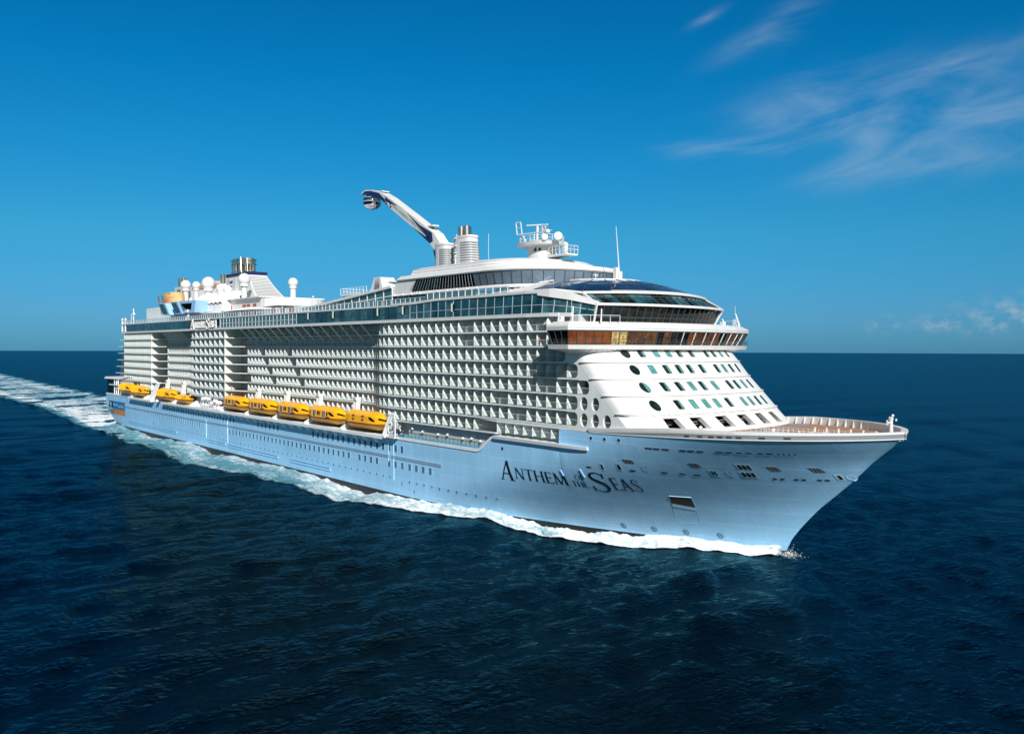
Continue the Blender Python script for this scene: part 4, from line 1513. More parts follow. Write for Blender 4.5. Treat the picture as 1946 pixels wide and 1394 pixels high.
# ---- observation lounge under the dome
def build_lounge():
    hw = 17.3
    ys = [hw * (-1 + 2 * k / 26) for k in range(27)]
    bx = lambda y: 304.9 - 4.1 * (abs(y) / hw) ** 2.2
    B = [Vector((bx(y), y, 42.1)) for y in ys]
    bot = [Vector((bx(y) - 1.5, y * .955, 38.7)) for y in ys]
    A = [Vector((302.1 - 5.2 * (abs(y) / hw) ** 2.0, y * .97, 44.45 - .25 * (abs(y) / hw) ** 2)) for y in ys]
    g = glass_wall(bot, [b - Vector((0, 0, .25)) for b in B], 22, 'lounge_window', [M['smoke'], M['black'], M['smoke']], .13, (.36,), .03, 'darkrail', seed=8)
    mb = MB()
    for s in (0, -1):
        mb.bar(bot[s] + Vector((.2, 0, .1)), B[s] + Vector((.25, 0, -.2)), .35, .35)
    mb.path([b + Vector((.12, 0, -.05)) for b in B], .55, .42)
    mb.build('lounge_eave', M['white'], ship)
    glass_wall([b + Vector((-.1, 0, .15)) for b in B], [a - Vector((0, 0, .15)) for a in A], 22, 'lounge_skylight', [M['teal'], M['teal2'], M['smoke']], .09, (.5,), .02, 'darkrail', seed=9)
    mb = MB()
    mb.path([a + Vector((.1, 0, .05)) for a in A], .7, .42)
    for s in (0, -1):
        mb.bar(A[s], B[s], .4, .4)
    mb.path([A[0] + Vector((0, 0, .05)), Vector((292, -19.2, 44.9)), Vector((284, -19.6, 44.9))], .6, .4)
    mb.path([A[-1] + Vector((0, 0, .05)), Vector((292, 19.2, 44.9)), Vector((284, 19.6, 44.9))], .6, .4)
    mb.path([a + Vector((-.6, 0, .42)) for a in A[4:]], .10, .08)
    mb.build('roof_rim', M['white'], ship)
    # dome: rings from the rim to a flat crown
    cx, cz = 284.5, 47.55
    rim = [(a.x - .2, a.y, a.z + .12) for a in A]
    rim = [(284, -19.5, 44.7), (290, -19.3, 44.75)] + rim + [(290, 19.3, 44.75), (284, 19.5, 44.7)]
    ang = [math.atan2(p[1], p[0] - cx) for p in rim]
    crown = [(cx + 7.5 * math.cos(a), 8.0 * math.sin(a), cz) for a in ang]
    rows = []
    for t in (0, .25, .5, .75, 1):
        rows.append([tuple(Vector(r).lerp(Vector(c), t) + Vector((0, 0, .38 * math.sin(math.pi * t)))) for r, c in zip(rim, crown)])
    mb = MB()
    for i in range(4):
        for k in range(len(rim) - 1):
            q = [rows[i][k], rows[i][k + 1], rows[i + 1][k + 1], rows[i + 1][k]]
            mb.face(q, 0)
    d = mb.build('glass_dome', [M['blueglass']], ship)
    m2 = MB()
    n = len(rim)
    up = Vector((0, 0, .04))
    for k in range(2, n - 2, 4):
        m2.path([Vector(rows[i][k]) + up for i in range(5)], .12, .08)
    for i in (2,):
        m2.path([Vector(p) + up for p in rows[i][2:-2]], .12, .08)
    m2.build('glass_dome_rib', M['darkrail'], d)
    m3 = MB()
    m3.face([(p[0], p[1], cz) for p in crown])
    m3.path([Vector(c) + up for c in crown], .35, .3)
    m3.build('dome_crown', M['white'], ship)
    # after slope of the dome: pale ribs over a dark hollow
    m4 = MB()
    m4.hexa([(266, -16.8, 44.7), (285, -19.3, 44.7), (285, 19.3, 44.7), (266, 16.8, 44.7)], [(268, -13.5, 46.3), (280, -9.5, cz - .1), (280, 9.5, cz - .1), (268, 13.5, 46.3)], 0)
    for k in range(10):
        t = k / 9
        a = Vector((269 + 16 * t, -17.4 - 1.7 * t, 44.85)); b = Vector((270 + 9.5 * t, -13.2 + 3.6 * t, 46.4 + 1.2 * t))
        m4.bar(a, b, .5, .18, mi=1)
    m4.bar((268, -13.6, 46.45), (281, -9.6, cz + .12), .5, .3, mi=1)
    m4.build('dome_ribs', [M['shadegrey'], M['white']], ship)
    m5 = MB()
    m5.tube((289.7, 0, 47.6), (288.4, .2, 58.3), .16, .05, 8)
    m5.box(288.6, 289.4, -.7, .1, 47.5, 50.2); m5.tube((289.7, .3, 47.5), (289.7, .3, 49.4), .3, n=8)
    m5.build('whip_aerial', M['white'], ship)
    m5 = MB()
    m5.tube((281, -2, 47.5), (281, -2, 50.0), .08, n=6); m5.tube((284, -1, 47.5), (284, -1, 49.3), .1, n=6); m5.bar((283.4, -1, 48.8), (284.6, -1, 48.8), .12); m5.bar((284, -1.7, 49.0), (284, -.3, 49.0), .12)
    m5.build('roof_aerial', M['white'], ship)
build_lounge()

# ---- deckhouse with the wrap-round window band
def nose(a, b, cx, n=44, aft=229.5, e=2.5):
    """plan loop: starboard aft corner, round the front, port aft corner"""
    P = [(aft, -b)] + [(x, -b) for x in np.linspace(aft + 4, cx - 2, 16)]
    for k in range(n + 1):
        t = -math.pi / 2 + math.pi * k / n
        P.append((cx + a * sgnp(math.cos(t), 2 / e), b * sgnp(math.sin(t), 2 / e)))
    P += [(x, b) for x in np.linspace(cx - 2, aft + 4, 16)] + [(aft, b)]
    return P
def build_deckhouse():
    lo = lambda z, a=16.5, b=15.4, cx=265.0, aft=230: [(x, y, z) for x, y in nose(a, b, cx, aft=aft)]
    # sill band and glass below it
    mb = MB()
    mb.grid([lo(46.45, 17.0, 15.9), lo(46.5, 17.2, 16.1), lo(47.15, 16.6, 15.5)], 0)
    mb.build('deckhouse_sill', M['white'], ship)
    low = [p for p in lo(44.0, 16.2, 15.2)]
    glass_wall(low[:17], [(p[0], p[1], 46.5) for p in low[:17]], 14, 'deckhouse_glass', [M['teal'], M['teal2']], .08, (), .02, 'slab', seed=12)
    # window band
    A, B = lo(47.12, 16.2, 15.1, aft=238), lo(49.95, 17.0, 15.9, aft=239.5)
    n = 56
    side = [M['black'], M['black'], M['black'], M['teal'], M['black']]
    a1, b1 = A[:17], B[:17]
    b1 = [(p[0] + 1.9 * (1 - (k / 16) ** 2), p[1], p[2]) for k, p in enumerate(b1)]
    glass_wall(a1, b1, 22, 'deckhouse_window', side, .05, (), .02, 'grey', seed=13)
    glass_wall(A[16:-16], B[16:-16], 26, 'deckhouse_front_window', M['greyglass'], .14, (0.0, 1.0), .02, 'darkrail', seed=14)  # paler glass than the sides: reflection on the turned front put into its colour
    # white after panel with slanted edges
    for s in (-1, 1):
        mb = MB()
        mb.poly([(229.6, 46.5), (241.0, 46.5), (241.0, 47.12), (237.9, 47.12), (241.2, 49.95), (241.2, 50.6), (233.4, 50.6)], [], lambda u, v, w, s=s: (u, s * (15.75 - w), v), .4, 0)
        mb.build('deckhouse_panel', M['white'], ship)
    # lower fascia, upper tier
    mb = MB()
    r1, r2_, r3 = lo(49.9, 17.1, 16.0, aft=233), lo(50.15, 17.3, 16.15, aft=233), lo(51.0, 16.7, 15.5, aft=234)
    mb.grid([r1, r2_, r3], 0)
    n = len(r3)
    for k in range(n // 2):
        mb.face([r3[k], r3[k + 1], r3[n - 2 - k], r3[n - 1 - k]], 0)
    mb.face([r1[0], r2_[0], r3[0], r3[-1], r2_[-1], r1[-1]], 0)
    mb.build('deckhouse_fascia', M['white'], ship)
    mb = MB()
    u1, u2_, u3 = [(x, y, z) for x, y, z in lo(50.9, 13.0, 14.6, 262, aft=236.5)], lo(52.3, 12.6, 14.0, 262, aft=237.2), lo(52.85, 11.6, 12.6, 262, aft=238.5)
    mb.grid([u1, u2_, u3], 0)
    for k in range(n // 2):
        mb.face([u3[k], u3[k + 1], u3[n - 2 - k], u3[n - 1 - k]], 0)
    mb.face([u1[0], u2_[0], u3[0], u3[-1], u2_[-1], u1[-1]], 0)
    for z, a_, b_ in ((51.7, 12.85, 14.33), (52.35, 12.68, 14.06)):
        mb.path([(x, y, zz) for x, y, zz in lo(z, a_, b_, 262, aft=237)], .05, .05, mi=1)
    mb.build('deckhouse_roof', [M['white'], M['slab']], ship, sharp=30)
    mb = MB(); mb.lathe([(8.5, 0), (7.5, .7), (5.0, 1.25), (2.0, 1.5), (.01, 1.55)], (252, -1, 52.8), 28)
    mb.build('roof_dome', M['grey'], ship)
    mb = MB()
    for x in np.arange(232, 266, 3.6):
        mb.box(x, x + .35, -16.3, -16.05, 46.55, 46.95)
    mb.build('sill_lamp', M['rail'], ship)
    # slanted solarium beam with glass below
    for s in (-1,):
        b0, b1_ = Vector((184, -16.2, 45.0)), Vector((231, -16.0, 48.75))
        mb = MB(); mb.bar(b0, b1_, .9, .55); mb.bar(b0 + Vector((0, 30, 0)), b1_ + Vector((0, 30, 0)), .9, .55)
        for t in np.linspace(0, 1, 9):
            a, b = b0.lerp(b1_, t), b0.lerp(b1_, t) + Vector((0, 30, 0))
            mb.bar(a, b, .3, .3)
        beam = mb.build('solarium_beam', M['white'], ship)
        glass_wall([(188, -16.1, 43.95), (231, -15.9, 43.95)], [b0.lerp(b1_, .09) + Vector((0, 0, -.3)), b1_ + Vector((0, 0, -.3))], 11, 'solarium_glass', M['teal2'], .18, (.6,), .02, 'rail', parent=beam, seed=15)
    mb = MB()
    mb.hexa([(208.6, -9.5, 47.5), (216, -9.5, 47.5), (216, -4, 47.5), (208.6, -4, 47.5)], [(210.3, -9, 52.5), (213.6, -9, 52.5), (213.6, -5, 52.5), (210.3, -5, 52.5)], 0)
    for k in range(11):
        z = 48.6 + k * .34
        w = .5 - k * .03
        mb.box(211.6 - w, 213.6 + w * .6, -9.62 + k * .03, -9.3, z, z + .15, 1)
    mb.build('vent_tower', [M['white'], M['shadegrey']], ship)
    mb = MB()
    mb.box(196, 210, -11, -4, 48.3, 48.75)
    for x in np.arange(196, 210.1, 1.75):
        mb.bar((x, -11, 48.7), (x, -11, 50.3), .1); mb.bar((x, -4, 48.7), (x, -4, 50.3), .1)
    for h in (49.5, 50.3):
        mb.bar((196, -11, h), (210, -11, h), .08); mb.bar((196, -11, h), (196, -4, h), .08)
    for x in (197, 203):
        mb.bar((x, -10.5, 44), (x, -10.5, 48.4), .4)
    mb.build('lookout_platform', M['rail'], ship)
    mb = MB(); mb.lathe([(.01, .5), (3.0, .5), (3.2, .15), (1.0, -.3), (.9, -2.5)], (222, -8, 50.4), 20)
    mb.build('satellite_dish', M['grey'], ship)
build_deckhouse()

# ---- forward stacks, observation arm, radar mast
def louvred(mb, x0_, x1_, y, z0_, z1_, n, mi_dark=1, mi_slat=0, yn=-1):
    for k in range(n):
        a = z0_ + (z1_ - z0_) * k / n
        mb.box(x0_, x1_, y + yn * .03, y + yn * .06 + .0, a + .02, a + (z1_ - z0_) / n * .55, mi_dark)
def build_stacks():
    def stack(x0_, x1_, y0_, y1_, z0_, z1_, taper, name):
        mb = MB()
        n = 20
        def ring_(z, t):
            cx, cy = (x0_ + x1_) / 2 - t * .6, (y0_ + y1_) / 2
            a, b = (x1_ - x0_) / 2 - t * .35, (y1_ - y0_) / 2 - t * .35
            return [(cx + a * sgnp(math.cos(q), .55), cy + b * sgnp(math.sin(q), .55), z) for q in [2 * math.pi * k / n for k in range(n)]]
        rows = [ring_(z0_, 0), ring_(z1_ - .5, taper), ring_(z1_ - .5, taper - .25), ring_(z1_, taper - .2)]
        mb.grid(rows, 0, True, True)
        mb.face(rows[-1], 0)
        o = mb.build(name, M['white'], ship, sharp=40)
        m2 = MB()
        H = 10
        for k in range(H):                                 # dark louvre slots round the front corner
            z = z0_ + 1.1 + (z1_ - z0_ - 2.4) * k / H
            t = taper * (z - z0_) / (z1_ - z0_)
            R0 = ring_(z, t - .06); R1 = ring_(z + .32, t - .06)
            idx = [15, 16, 17, 18, 19, 0, 1, 2, 3]
            for a, b in zip(idx, idx[1:]):
                m2.face([R0[a], R0[b], R1[b], R1[a]], 0)
        m2.build(name + '_louvre', M['band'], o)
        return o
    stack(228.4, 233.6, -2.7, .8, 52.6, 60.0, .25, 'vent_stack')
    o = stack(236.2, 244.0, -2.9, 1.2, 52.6, 61.0, 1.0, 'exhaust_stack')
    m2 = MB()
    for x, y in ((237.9, -.9), (240.1, -.9), (239.0, .3)):
        m2.tube((x, y, 60.6), (x - .1, y, 63.4), .85, .82, 14)
    m2.build('exhaust_pipe', M['steel'], o)
    m2 = MB()
    m2.bar((237.9, -2.75, 53), (237.7, -2.2, 61.5), .12)
    for k in range(5):
        m2.box(237.4, 238.3, -2.95, -2.4, 53.6 + k * 1.7, 53.75 + k * 1.7)
    m2.build('stack_ladder', M['rail'], o)
build_stacks()
def build_arm():
    up = [(190.2, 77.9), (192.3, 78.45), (195.4, 78.1), (200.0, 76.9), (204.4, 75.0), (216.0, 68.85), (226.8, 63.0), (229.4, 60.4), (229.6, 57.2)]
    dn = [(190.4, 77.3), (192.4, 77.2), (200.8, 74.8), (206.0, 71.6), (218.8, 64.5), (225.1, 60.5), (226.8, 58.9), (228.4, 57.0)]
    mb = MB()
    poly = up + dn[::-1]
    mb.poly(poly, [], lambda u, v, w: (u, -1.45 + w, v), 2.9, 0)
    arm = mb.build('observation_arm', M['white'], ship)
    # navy bands on both cheeks
    mb = MB()
    U = lambda x: float(np.interp(x, [p[0] for p in up[:7]], [p[1] for p in up[:7]]))
    Dn = lambda x: float(np.interp(x, [p[0] for p in dn], [p[1] for p in dn]))
    for s in (-1, 1):
        mb = MB()
        y = s * 1.5
        def f(pts):
            mb.face([(x, y, z) for x, z in pts], 0)
        f([(190.3, 77.4), (192.4, 77.25)] + [(x, Dn(x) + .03) for x in (196, 200.8, 203.2)] + [(203.4, U(203.4) - 1.2), (200.0, U(200) - .35), (195.4, 77.75), (192.3, 78.1)])
        f([(203.2, Dn(203.2) + .03), (205.2, Dn(205.2) + .03), (203.6, Dn(203.6) + .75)])
        f([(203.4, U(203.4) - 1.2), (203.6, Dn(203.6) + .75), (209.5, U(209.5) - .45), (203.0, U(203) - .35)])
        mb.build('arm_stripe', M['navy'], arm)
        mb = MB()
        f([(214.5, U(214.5) - .3), (220.5, U(220.5) - .8), (225.2, U(225.2) - .3), (225.0, Dn(225) + 1.5), (224.2, Dn(224.2) + .95)][::1])
        f([(216.5, Dn(216.5) + .05), (225.0, Dn(225.0) + .05), (226.4, U(226.4) - 2.2), (225.0, Dn(225.0) + 1.5), (222.8, Dn(222.8) + .7)])
        f([(225.0, Dn(225.0) + 1.5), (226.4, U(226.4) - 2.2), (226.0, U(226) - .3), (225.2, U(225.2) - .3)])
        mb.build('arm_stripe', M['navy'], arm)
    cu = bpy.data.curves.new('t', 'FONT')
    cu.body = 'ROYAL CARIBBEAN INTERNATIONAL'
    cu.size = 1.15
    cu.extrude = .0
    ob = bpy.data.objects.new('t', cu)
    COL.objects.link(ob)
    dg = bpy.context.evaluated_depsgraph_get()
    me = bpy.data.meshes.new_from_object(ob.evaluated_get(dg))
    bpy.data.objects.remove(ob)
    xs = [q.co.x for q in me.vertices]
    w0 = max(xs)
    a, b = Vector((207.0, 0, 72.1)), Vector((222.2, 0, 63.35))
    d = (b - a) / w0
    dn_ = d.normalized()
    nn = Vector((-dn_.z, 0, dn_.x))
    for q in me.vertices:
        p = a + d * q.co.x + nn * q.co.y * .8
        q.co = (p.x, -1.53, p.z)
    me.materials.append(M['band'])
    o = bpy.data.objects.new('arm_lettering', me)
    COL.objects.link(o)
    o.parent = arm
    mb = MB()                                               # anchor mark before the words
    mb.bar((206.1, -1.53, 73.3), (206.1, -1.53, 71.9), .22, .05); mb.bar((205.6, -1.53, 73.0), (206.6, -1.53, 73.0), .2, .05); mb.bar((205.5, -1.53, 72.2), (206.1, -1.53, 71.8), .2, .05); mb.bar((206.7, -1.53, 72.2), (206.1, -1.53, 71.8), .2, .05)
    mb.build('arm_emblem', M['letter'], arm)
    mb = MB()
    c = Vector((193.6, 0, 75.1))
    mb.sphere(c, 2.6, 20, 0, .82)
    mb.build('capsule', M['chrome'], arm)
    mb = MB()
    for r_, z in ((2.62, 0), (2.3, 1.1), (2.3, -1.1)):
        n = 28
        mb.path([(c.x + r_ * math.cos(2 * math.pi * k / n), c.y + r_ * math.sin(2 * math.pi * k / n), c.z + z) for k in range(n + 1)], .12)
    for q in (0.4, 1.5, 2.6):
        mb.path([(c.x + 2.63 * math.cos(q) * math.cos(t), 2.63 * math.sin(q) * math.cos(t), c.z + 2.63 * .82 * math.sin(t)) for t in np.linspace(-1.5, 1.5, 14)], .12)
    mb.tube(c + Vector((0, 0, 1.8)), c + Vector((0, 0, 2.6)), .5, n=12)
    mb.build('capsule_frame', M['grey'], arm)
    mb = MB()
    mb.tube((226.2, -.9, 59.4), (228.0, -.9, 54.2), .38, n=10, mi=0); mb.tube((227.4, -.9, 56.0), (228.6, -.9, 52.8), .6, n=10, mi=1)
    mb.tube((226.2, .9, 59.4), (228.0, .9, 54.2), .38, n=10, mi=0); mb.tube((227.4, .9, 56.0), (228.6, .9, 52.8), .6, n=10, mi=1)
    mb.box(198, 201, -1.2, 1.2, 76.9, 77.15, 1); mb.box(222.5, 225.5, -1.0, 1.0, 65.0, 65.3, 1)
    mb.build('arm_ram', [M['darkrail'], M['white']], arm)
build_arm()
def build_mast():
    mb = MB()
    n = 20
    rows = []
    for z, a, b, cx in ((51.5, 4.6, 3.4, 269.0), (52.8, 3.8, 3.0, 267.6), (53.6, 3.3, 2.8, 266.7), (56.1, 3.1, 2.7, 266.4), (56.3, 5.4, 4.2, 266.3), (57.0, 5.7, 4.4, 266.3), (57.01, .1, .1, 266.3)):
        rows.append([(cx + a * sgnp(math.cos(q), .7), b * sgnp(math.sin(q), .7), z) for q in [2 * math.pi * k / n for k in range(n)]])
    mb.grid(rows, 0, True, True)
    mast = mb.build('radar_mast', M['white'], ship, sharp=30)
    m2 = MB()
    for dx in (.1, 1.15):
        m2.tube((267.3 + dx, -2.2, 55.3), (267.3 + dx, -2.86 + .30 * dx, 55.3), .36, n=12)
    m2.build('mast_port', M['interior'], mast)
    m2 = MB()
    m2.hexa([(270, -1.6, 53.5), (276, -1.6, 53.7), (276, 1.6, 53.7), (270, 1.6, 53.5)], [(270, -1.6, 54.0), (276, -1.6, 54.0), (276, 1.6, 54.0), (270, 1.6, 54.0)])
    for x in np.linspace(270.5, 276, 6):
        for y in (-1.6, 1.6):
            m2.bar((x, y, 54), (x, y, 55.7), .09)
    for h in (54.9, 55.7):
        m2.path([(270.5, -1.6, h), (276, -1.6, h), (276, 1.6, h), (270.5, 1.6, h)], .08)
    m2.tube((274, 0, 54), (274, 0, 55.8), .5, n=10); m2.sphere((274, 0, 56), .55, 10)
    m2.build('mast_platform', M['white'], mast)
    m2 = MB()
    for k in range(18):
        q = 2 * math.pi * k / 18
        p = Vector((266.3 + 5.4 * math.cos(q), 4.1 * math.sin(q), 57))
        m2.bar(p, p + Vector((0, 0, 1.3)), .07)
    for h in (57.7, 58.3):
        m2.path([(266.3 + 5.4 * math.cos(2 * math.pi * k / 24), 4.1 * math.sin(2 * math.pi * k / 24), h) for k in range(25)], .06)
    m2.build('mast_rail', M['rail'], mast)
    m2 = MB()
    m2.tube((265.6, -.6, 57), (265.6, -.6, 60.7), .28, n=8); m2.bar((263.4, -1.8, 60.95), (267.8, .6, 60.95), .22)          # radar scanner
    m2.tube((267.2, -.4, 57), (267.2, -.4, 60.0), .16, n=8); m2.bar((265.8, -.5, 60.0), (270.2, -.5, 59.4), .14)
    m2.build('radar_scanner', M['white'], mast)
    m2 = MB()
    m2.bar((260.6, -2.2, 59.2), (270.2, -2.2, 58.9), .24); m2.bar((262.4, -2.2, 59.1), (263.8, -2.2, 57.1), .22)
    m2.path([(260.6, -2.2, 59.2), (260.2, -2.2, 61.9), (261.8, -2.2, 61.8), (262.3, -2.2, 59.2)], .18); m2.bar((260.4, -2.2, 60.6), (262.0, -2.2, 60.6), .12)
    for x in (268.6, 269.6):
        m2.bar((x, -1.5, 57.5), (x - .5, -1.5, 60.7), .16)
    for z in (58.4, 59.2, 60.0, 60.6):
        m2.bar((267.8, -1.5, z), (269.7, -1.5, z), .14)
    m2.bar((266.4, -2.2, 57), (266.4, -2.2, 59.2), .18)
    m2.build('mast_frame', M['white'], mast)
    for x, y, z, r in ((271.0, -3.2, 57.6, .75), (273.4, -1.6, 57.7, .95), (270.6, -2.0, 58.9, .55)):
        m2 = MB()
        m2.lathe([(.01, .35), (r * .6, .22), (r, -.05), (r * 1.02, 0.0), (r * .9, .3), (.3, .5), (.01, .55)], (0, 0, 0), 16)
        rot = Vector((.75, -.6, .1)).to_track_quat('Z', 'Y').to_matrix()
        m2.v = [tuple(rot @ Vector(p) + Vector((x, y, z))) for p in m2.v]
        m2.bar((x, y, z), (x - .6, y + .5, z - .9), .2)
        m2.build('mast_dish', M['white'], mast)
    m2 = MB()
    m2.tube((251, -6, 53.2), (251, -6, 59.2), .06, n=5); m2.tube((254, -5, 53.2), (254, -5, 59.8), .05, n=5); m2.tube((245.5, -8, 52.5), (245.5, -8, 55.2), .25, .06, 8); m2.sphere((245.5, -8, 55.3), .3, 8)
    m2.build('mast_aerial', M['white'], mast)
build_mast()

# ---- after funnel and upper works
def build_funnel():
    mb = MB()
    z0_, z1_ = 50.0, 60.0
    bot = [(93.8, -5.3), (127.5, -5.6), (127.5, 5.6), (93.8, 5.3)]
    top = [(93.3, -3.2), (113.6, -3.2), (113.6, 3.2), (93.3, 3.2)]
    n = 6
    rows = []
    for k in range(n + 1):
        t = k / n
        rows.append([(b[0] + (a[0] - b[0]) * t - (1.2 * math.sin(math.pi * t) if b[0] > 100 else 0), b[1] + (a[1] - b[1]) * t, z0_ + (z1_ - z0_) * t) for a, b in zip(top, bot)])
    mb.grid(rows, 0, False, True)
    mb.face(rows[-1], 0)
    fun = mb.build('funnel', M['white'], ship)
    m2 = MB()
    def on(face, u, t, o=.06):
        """point on the starboard side (0) or sloping front (1)"""
        r = rows
        i = min(int(t * n), n - 1)
        f = t * n - i
        lo = [Vector(p) for p in r[i]]
        hi = [Vector(p) for p in r[i + 1]]
        q = [a.lerp(b, f) for a, b in zip(lo, hi)]
        p = q[0].lerp(q[1], u) if face == 0 else q[1].lerp(q[2], u)
        return p + (Vector((0, -o, 0.02)) if face == 0 else Vector((o, 0, o)))
    for face, u0, u1, k0, k1 in ((0, .04, .40, 1, 17), (1, .06, .94, 2, 17)):
        for k in range(k0, k1):
            t0, t1 = k / 18, (k + .42) / 18
            m2.face([on(face, u0, t0), on(face, u1, t0), on(face, u1, t1), on(face, u0, t1)], 0)
    for k in range(4, 15):
        t0, t1 = k / 18, (k + .4) / 18
        m2.face([on(0, .56, t0), on(0, .80, t0), on(0, .80, t1), on(0, .56, t1)], 0)
    m2.build('funnel_louvre', M['shadegrey'], fun)
    m2 = MB()
    m2.hexa([(x - (.5 if x < 100 else -.6), y * 1.1, 60.0) for x, y in top], [(x - (.7 if x < 100 else -.2), y * 1.12, 60.9) for x, y in top])
    m2.build('funnel_band', M['navy'], fun)
    m2 = MB()                                               # anchor emblem on the side
    P = lambda x, z: Vector((x, -20, z))
    def em(pts, mi=0, o=.0):
        m2.face([on(0, u, t, .16 + o) for u, t in pts], mi)
    em([(.16, .22), (.36, .22), (.36, .92), (.16, .92)], 1, -.05)
    em([(.245, .3), (.275, .3), (.275, .68), (.245, .68)]); em([(.19, .60), (.33, .60), (.33, .645), (.19, .645)])
    em([(.26, .26), (.19, .38), (.21, .41), (.26, .32)]); em([(.26, .26), (.33, .38), (.31, .41), (.26, .32)])
    em([(.20, .74), (.32, .74), (.34, .86), (.29, .80), (.26, .88), (.23, .80), (.18, .86)])
    m2.build('funnel_emblem', [M['navy'], M['white']], fun)
    m2 = MB()
    rg = random.Random(2)
    for k in range(12):
        q = 2 * math.pi * k / 12
        x, y = 101.4 + 6.0 * math.cos(q), 2.7 * math.sin(q)
        m2.tube((x, y, 60.7), (x, y, 65.6 + rg.uniform(-.2, .5)), rg.choice((.5, .7, .85)), n=12)
    for z, s in ((64.2, 1.12), (65.6, 1.14), (61.6, 1.08)):
        n_ = 28
        m2.path([(101.4 + 6.6 * s * math.cos(2 * math.pi * k / n_), 3.3 * s * math.sin(2 * math.pi * k / n_), z) for k in range(n_ + 1)], .2, .3)
    R_ = [[(101.4 + 6.7 * math.cos(2 * math.pi * k / 24), 3.3 * math.sin(2 * math.pi * k / 24), z) for k in range(24)] for z in (64.2, 66.2)]
    m2.grid(R_, 0, True, True)
    m2.tube((107.5, -3.2, 60.8), (106.6, -3.2, 66.3), .22, n=8); m2.tube((108.8, -1.5, 60.8), (108.2, -1.5, 66.2), .22, n=8)
    m2.build('funnel_exhaust', M['steel'], fun)
    m2 = MB()
    m2.box(96.5, 106, -2.4, 2.4, 60.8, 63.6)
    m2.build('exhaust_core', M['interior'], fun)
build_funnel()
def build_aft_top():
    # house under the funnel with red doors
    mb = MB()
    mb.box(110, 145, -12, 9, 43.95, 50.2, 0)
    rows = []
    for k in range(13):
        t = -math.pi / 2 + math.pi * k / 12
        rows.append((145 + 8 * math.cos(t), -1.5 + 10.5 * math.sin(t)))
    mb.hexa([(x, y, 43.95) for x, y in rows], [(x, y, 49.9) for x, y in rows], 0)
    mb.box(109, 146, -13, 9.5, 50.2, 50.5, 0)
    mb.box(84, 110, -10.5, 9, 43.95, 51.5, 1)
    house = mb.build('after_deckhouse', [M['white'], M['slab']], ship)
    for x, w, h in ((112, 1.6, 2.6), (114.6, 1.4, 2.4), (118.8, 2.6, 3.2), (130.5, 2.6, 3.2), (134, 2.6, 3.2), (139, 2.6, 3.2)):
        m2 = MB(); m2.box(x, x + w, -12.12, -12.0, 45.2, 45.2 + h); m2.build('red_door', M['reddoor'], house)
    for a in (-.9, -.6, -.35):
        x, y = 145 + 8 * math.cos(a), -1.5 + 10.5 * math.sin(a)
        m2 = MB(); m2.box(x - .2, x + .15, y - .8, y + .8, 45.2, 47.8); m2.build('red_door', M['reddoor'], house)
    # pleated fabric roof
    mb = MB()
    n = 9
    rows_a, rows_b = [], []
    for k in range(2 * n + 1):
        x = 82 + (117 - 82) * k / (2 * n)
        z = .55 if k % 2 else 0
        rows_a.append((x + 3.5, -15.2, 49.3 + z)); rows_b.append((x - 3.5, -7.5, 53.6 + z))
    mb.grid([rows_a, rows_b], 0, False)
    mb.grid([rows_b, [(p[0], 6, p[2]) for p in rows_b]], 0, False)
    mb.box(99, 119.5, -14.8, -14.5, 43.95, 49.3, 0)
    mb.face([(120.4, -15.1, 43.95), (120.4, -15.1, 49.3), (113.4, -7.5, 53.5), (113.4, 6, 53.5), (120.4, 9, 49.3), (120.4, 9, 43.95)], 0)
    for x in np.arange(104, 116, 1.1):
        mb.box(x, x + .35, -14.92, -14.8, 45, 48.6, 1)
    mb.build('pleated_roof', [M['fabric'], M['grey']], ship)
    # pale blue scoop shelters
    def scoop(x0_, w, name):
        m2 = MB()
        y0_, y1_ = -19.2, -13.5
        sl = 4.5
        A = [(x0_, y0_, 50.9), (x0_ + w, y0_, 50.6), (x0_ + w - 1.5, y0_, 46.5), (x0_ + sl, y0_, 46.4)]
        B = [(a, y1_, c) for a, b, c in A]
        m2.face([A[0], A[1], B[1], B[0]], 0); m2.face([A[3], A[2], B[2], B[3]], 0); m2.face([A[1], A[2], B[2], B[1]], 0); m2.face(B, 1)
        # frame of the open side
        def inset(t):
            c = Vector((sum(p[0] for p in A) / 4, y0_, sum(p[2] for p in A) / 4))
            return [tuple(Vector(p).lerp(c, t)) for p in A]
        I = inset(.42)
        for k in range(4):
            j = (k + 1) % 4
            m2.face([A[k], A[j], I[j], I[k]], 0)
            m2.face([I[k], I[j], (I[j][0], y1_ + .3, I[j][2]), (I[k][0], y1_ + .3, I[k][2])], 1)
        m2.bar((x0_ + w * .55, -18.5, 46.4), (x0_ + w * .55, -19.6, 44), .35, mi=2); m2.bar((x0_ + w * .55, -18.5, 46.4), (x0_ + w * .55 + 3, -19.6, 44), .35, mi=2)
        m2.box(x0_ + w * .5, x0_ + w * .62, -19.5, -18.8, 46.6, 47.6, 2)
        m2.build(name, [M['lightblue'], M['tealdark'], M['rail']], ship)
    scoop(86.5, 20.5, 'sports_shelter')
    m2 = MB()                                               # second shelter, its dark open end facing aft-starboard
    for x in (66.5, 80.5):
        m2.hexa([(x + 6, -19.4, 46.3), (x + 13.5, -19.4, 46.3), (x + 13.5, -14, 46.3), (x + 6, -14, 46.3)], [(x + .5, -19.4, 51.0), (x + 8.2, -19.4, 50.8), (x + 8.2, -14, 50.8), (x + .5, -14, 51.0)], 0)
        m2.face([(x + .9, -19.46, 50.6), (x + 6.6, -19.46, 50.5), (x + 11.5, -19.46, 46.7), (x + 6.2, -19.46, 46.7)], 1)
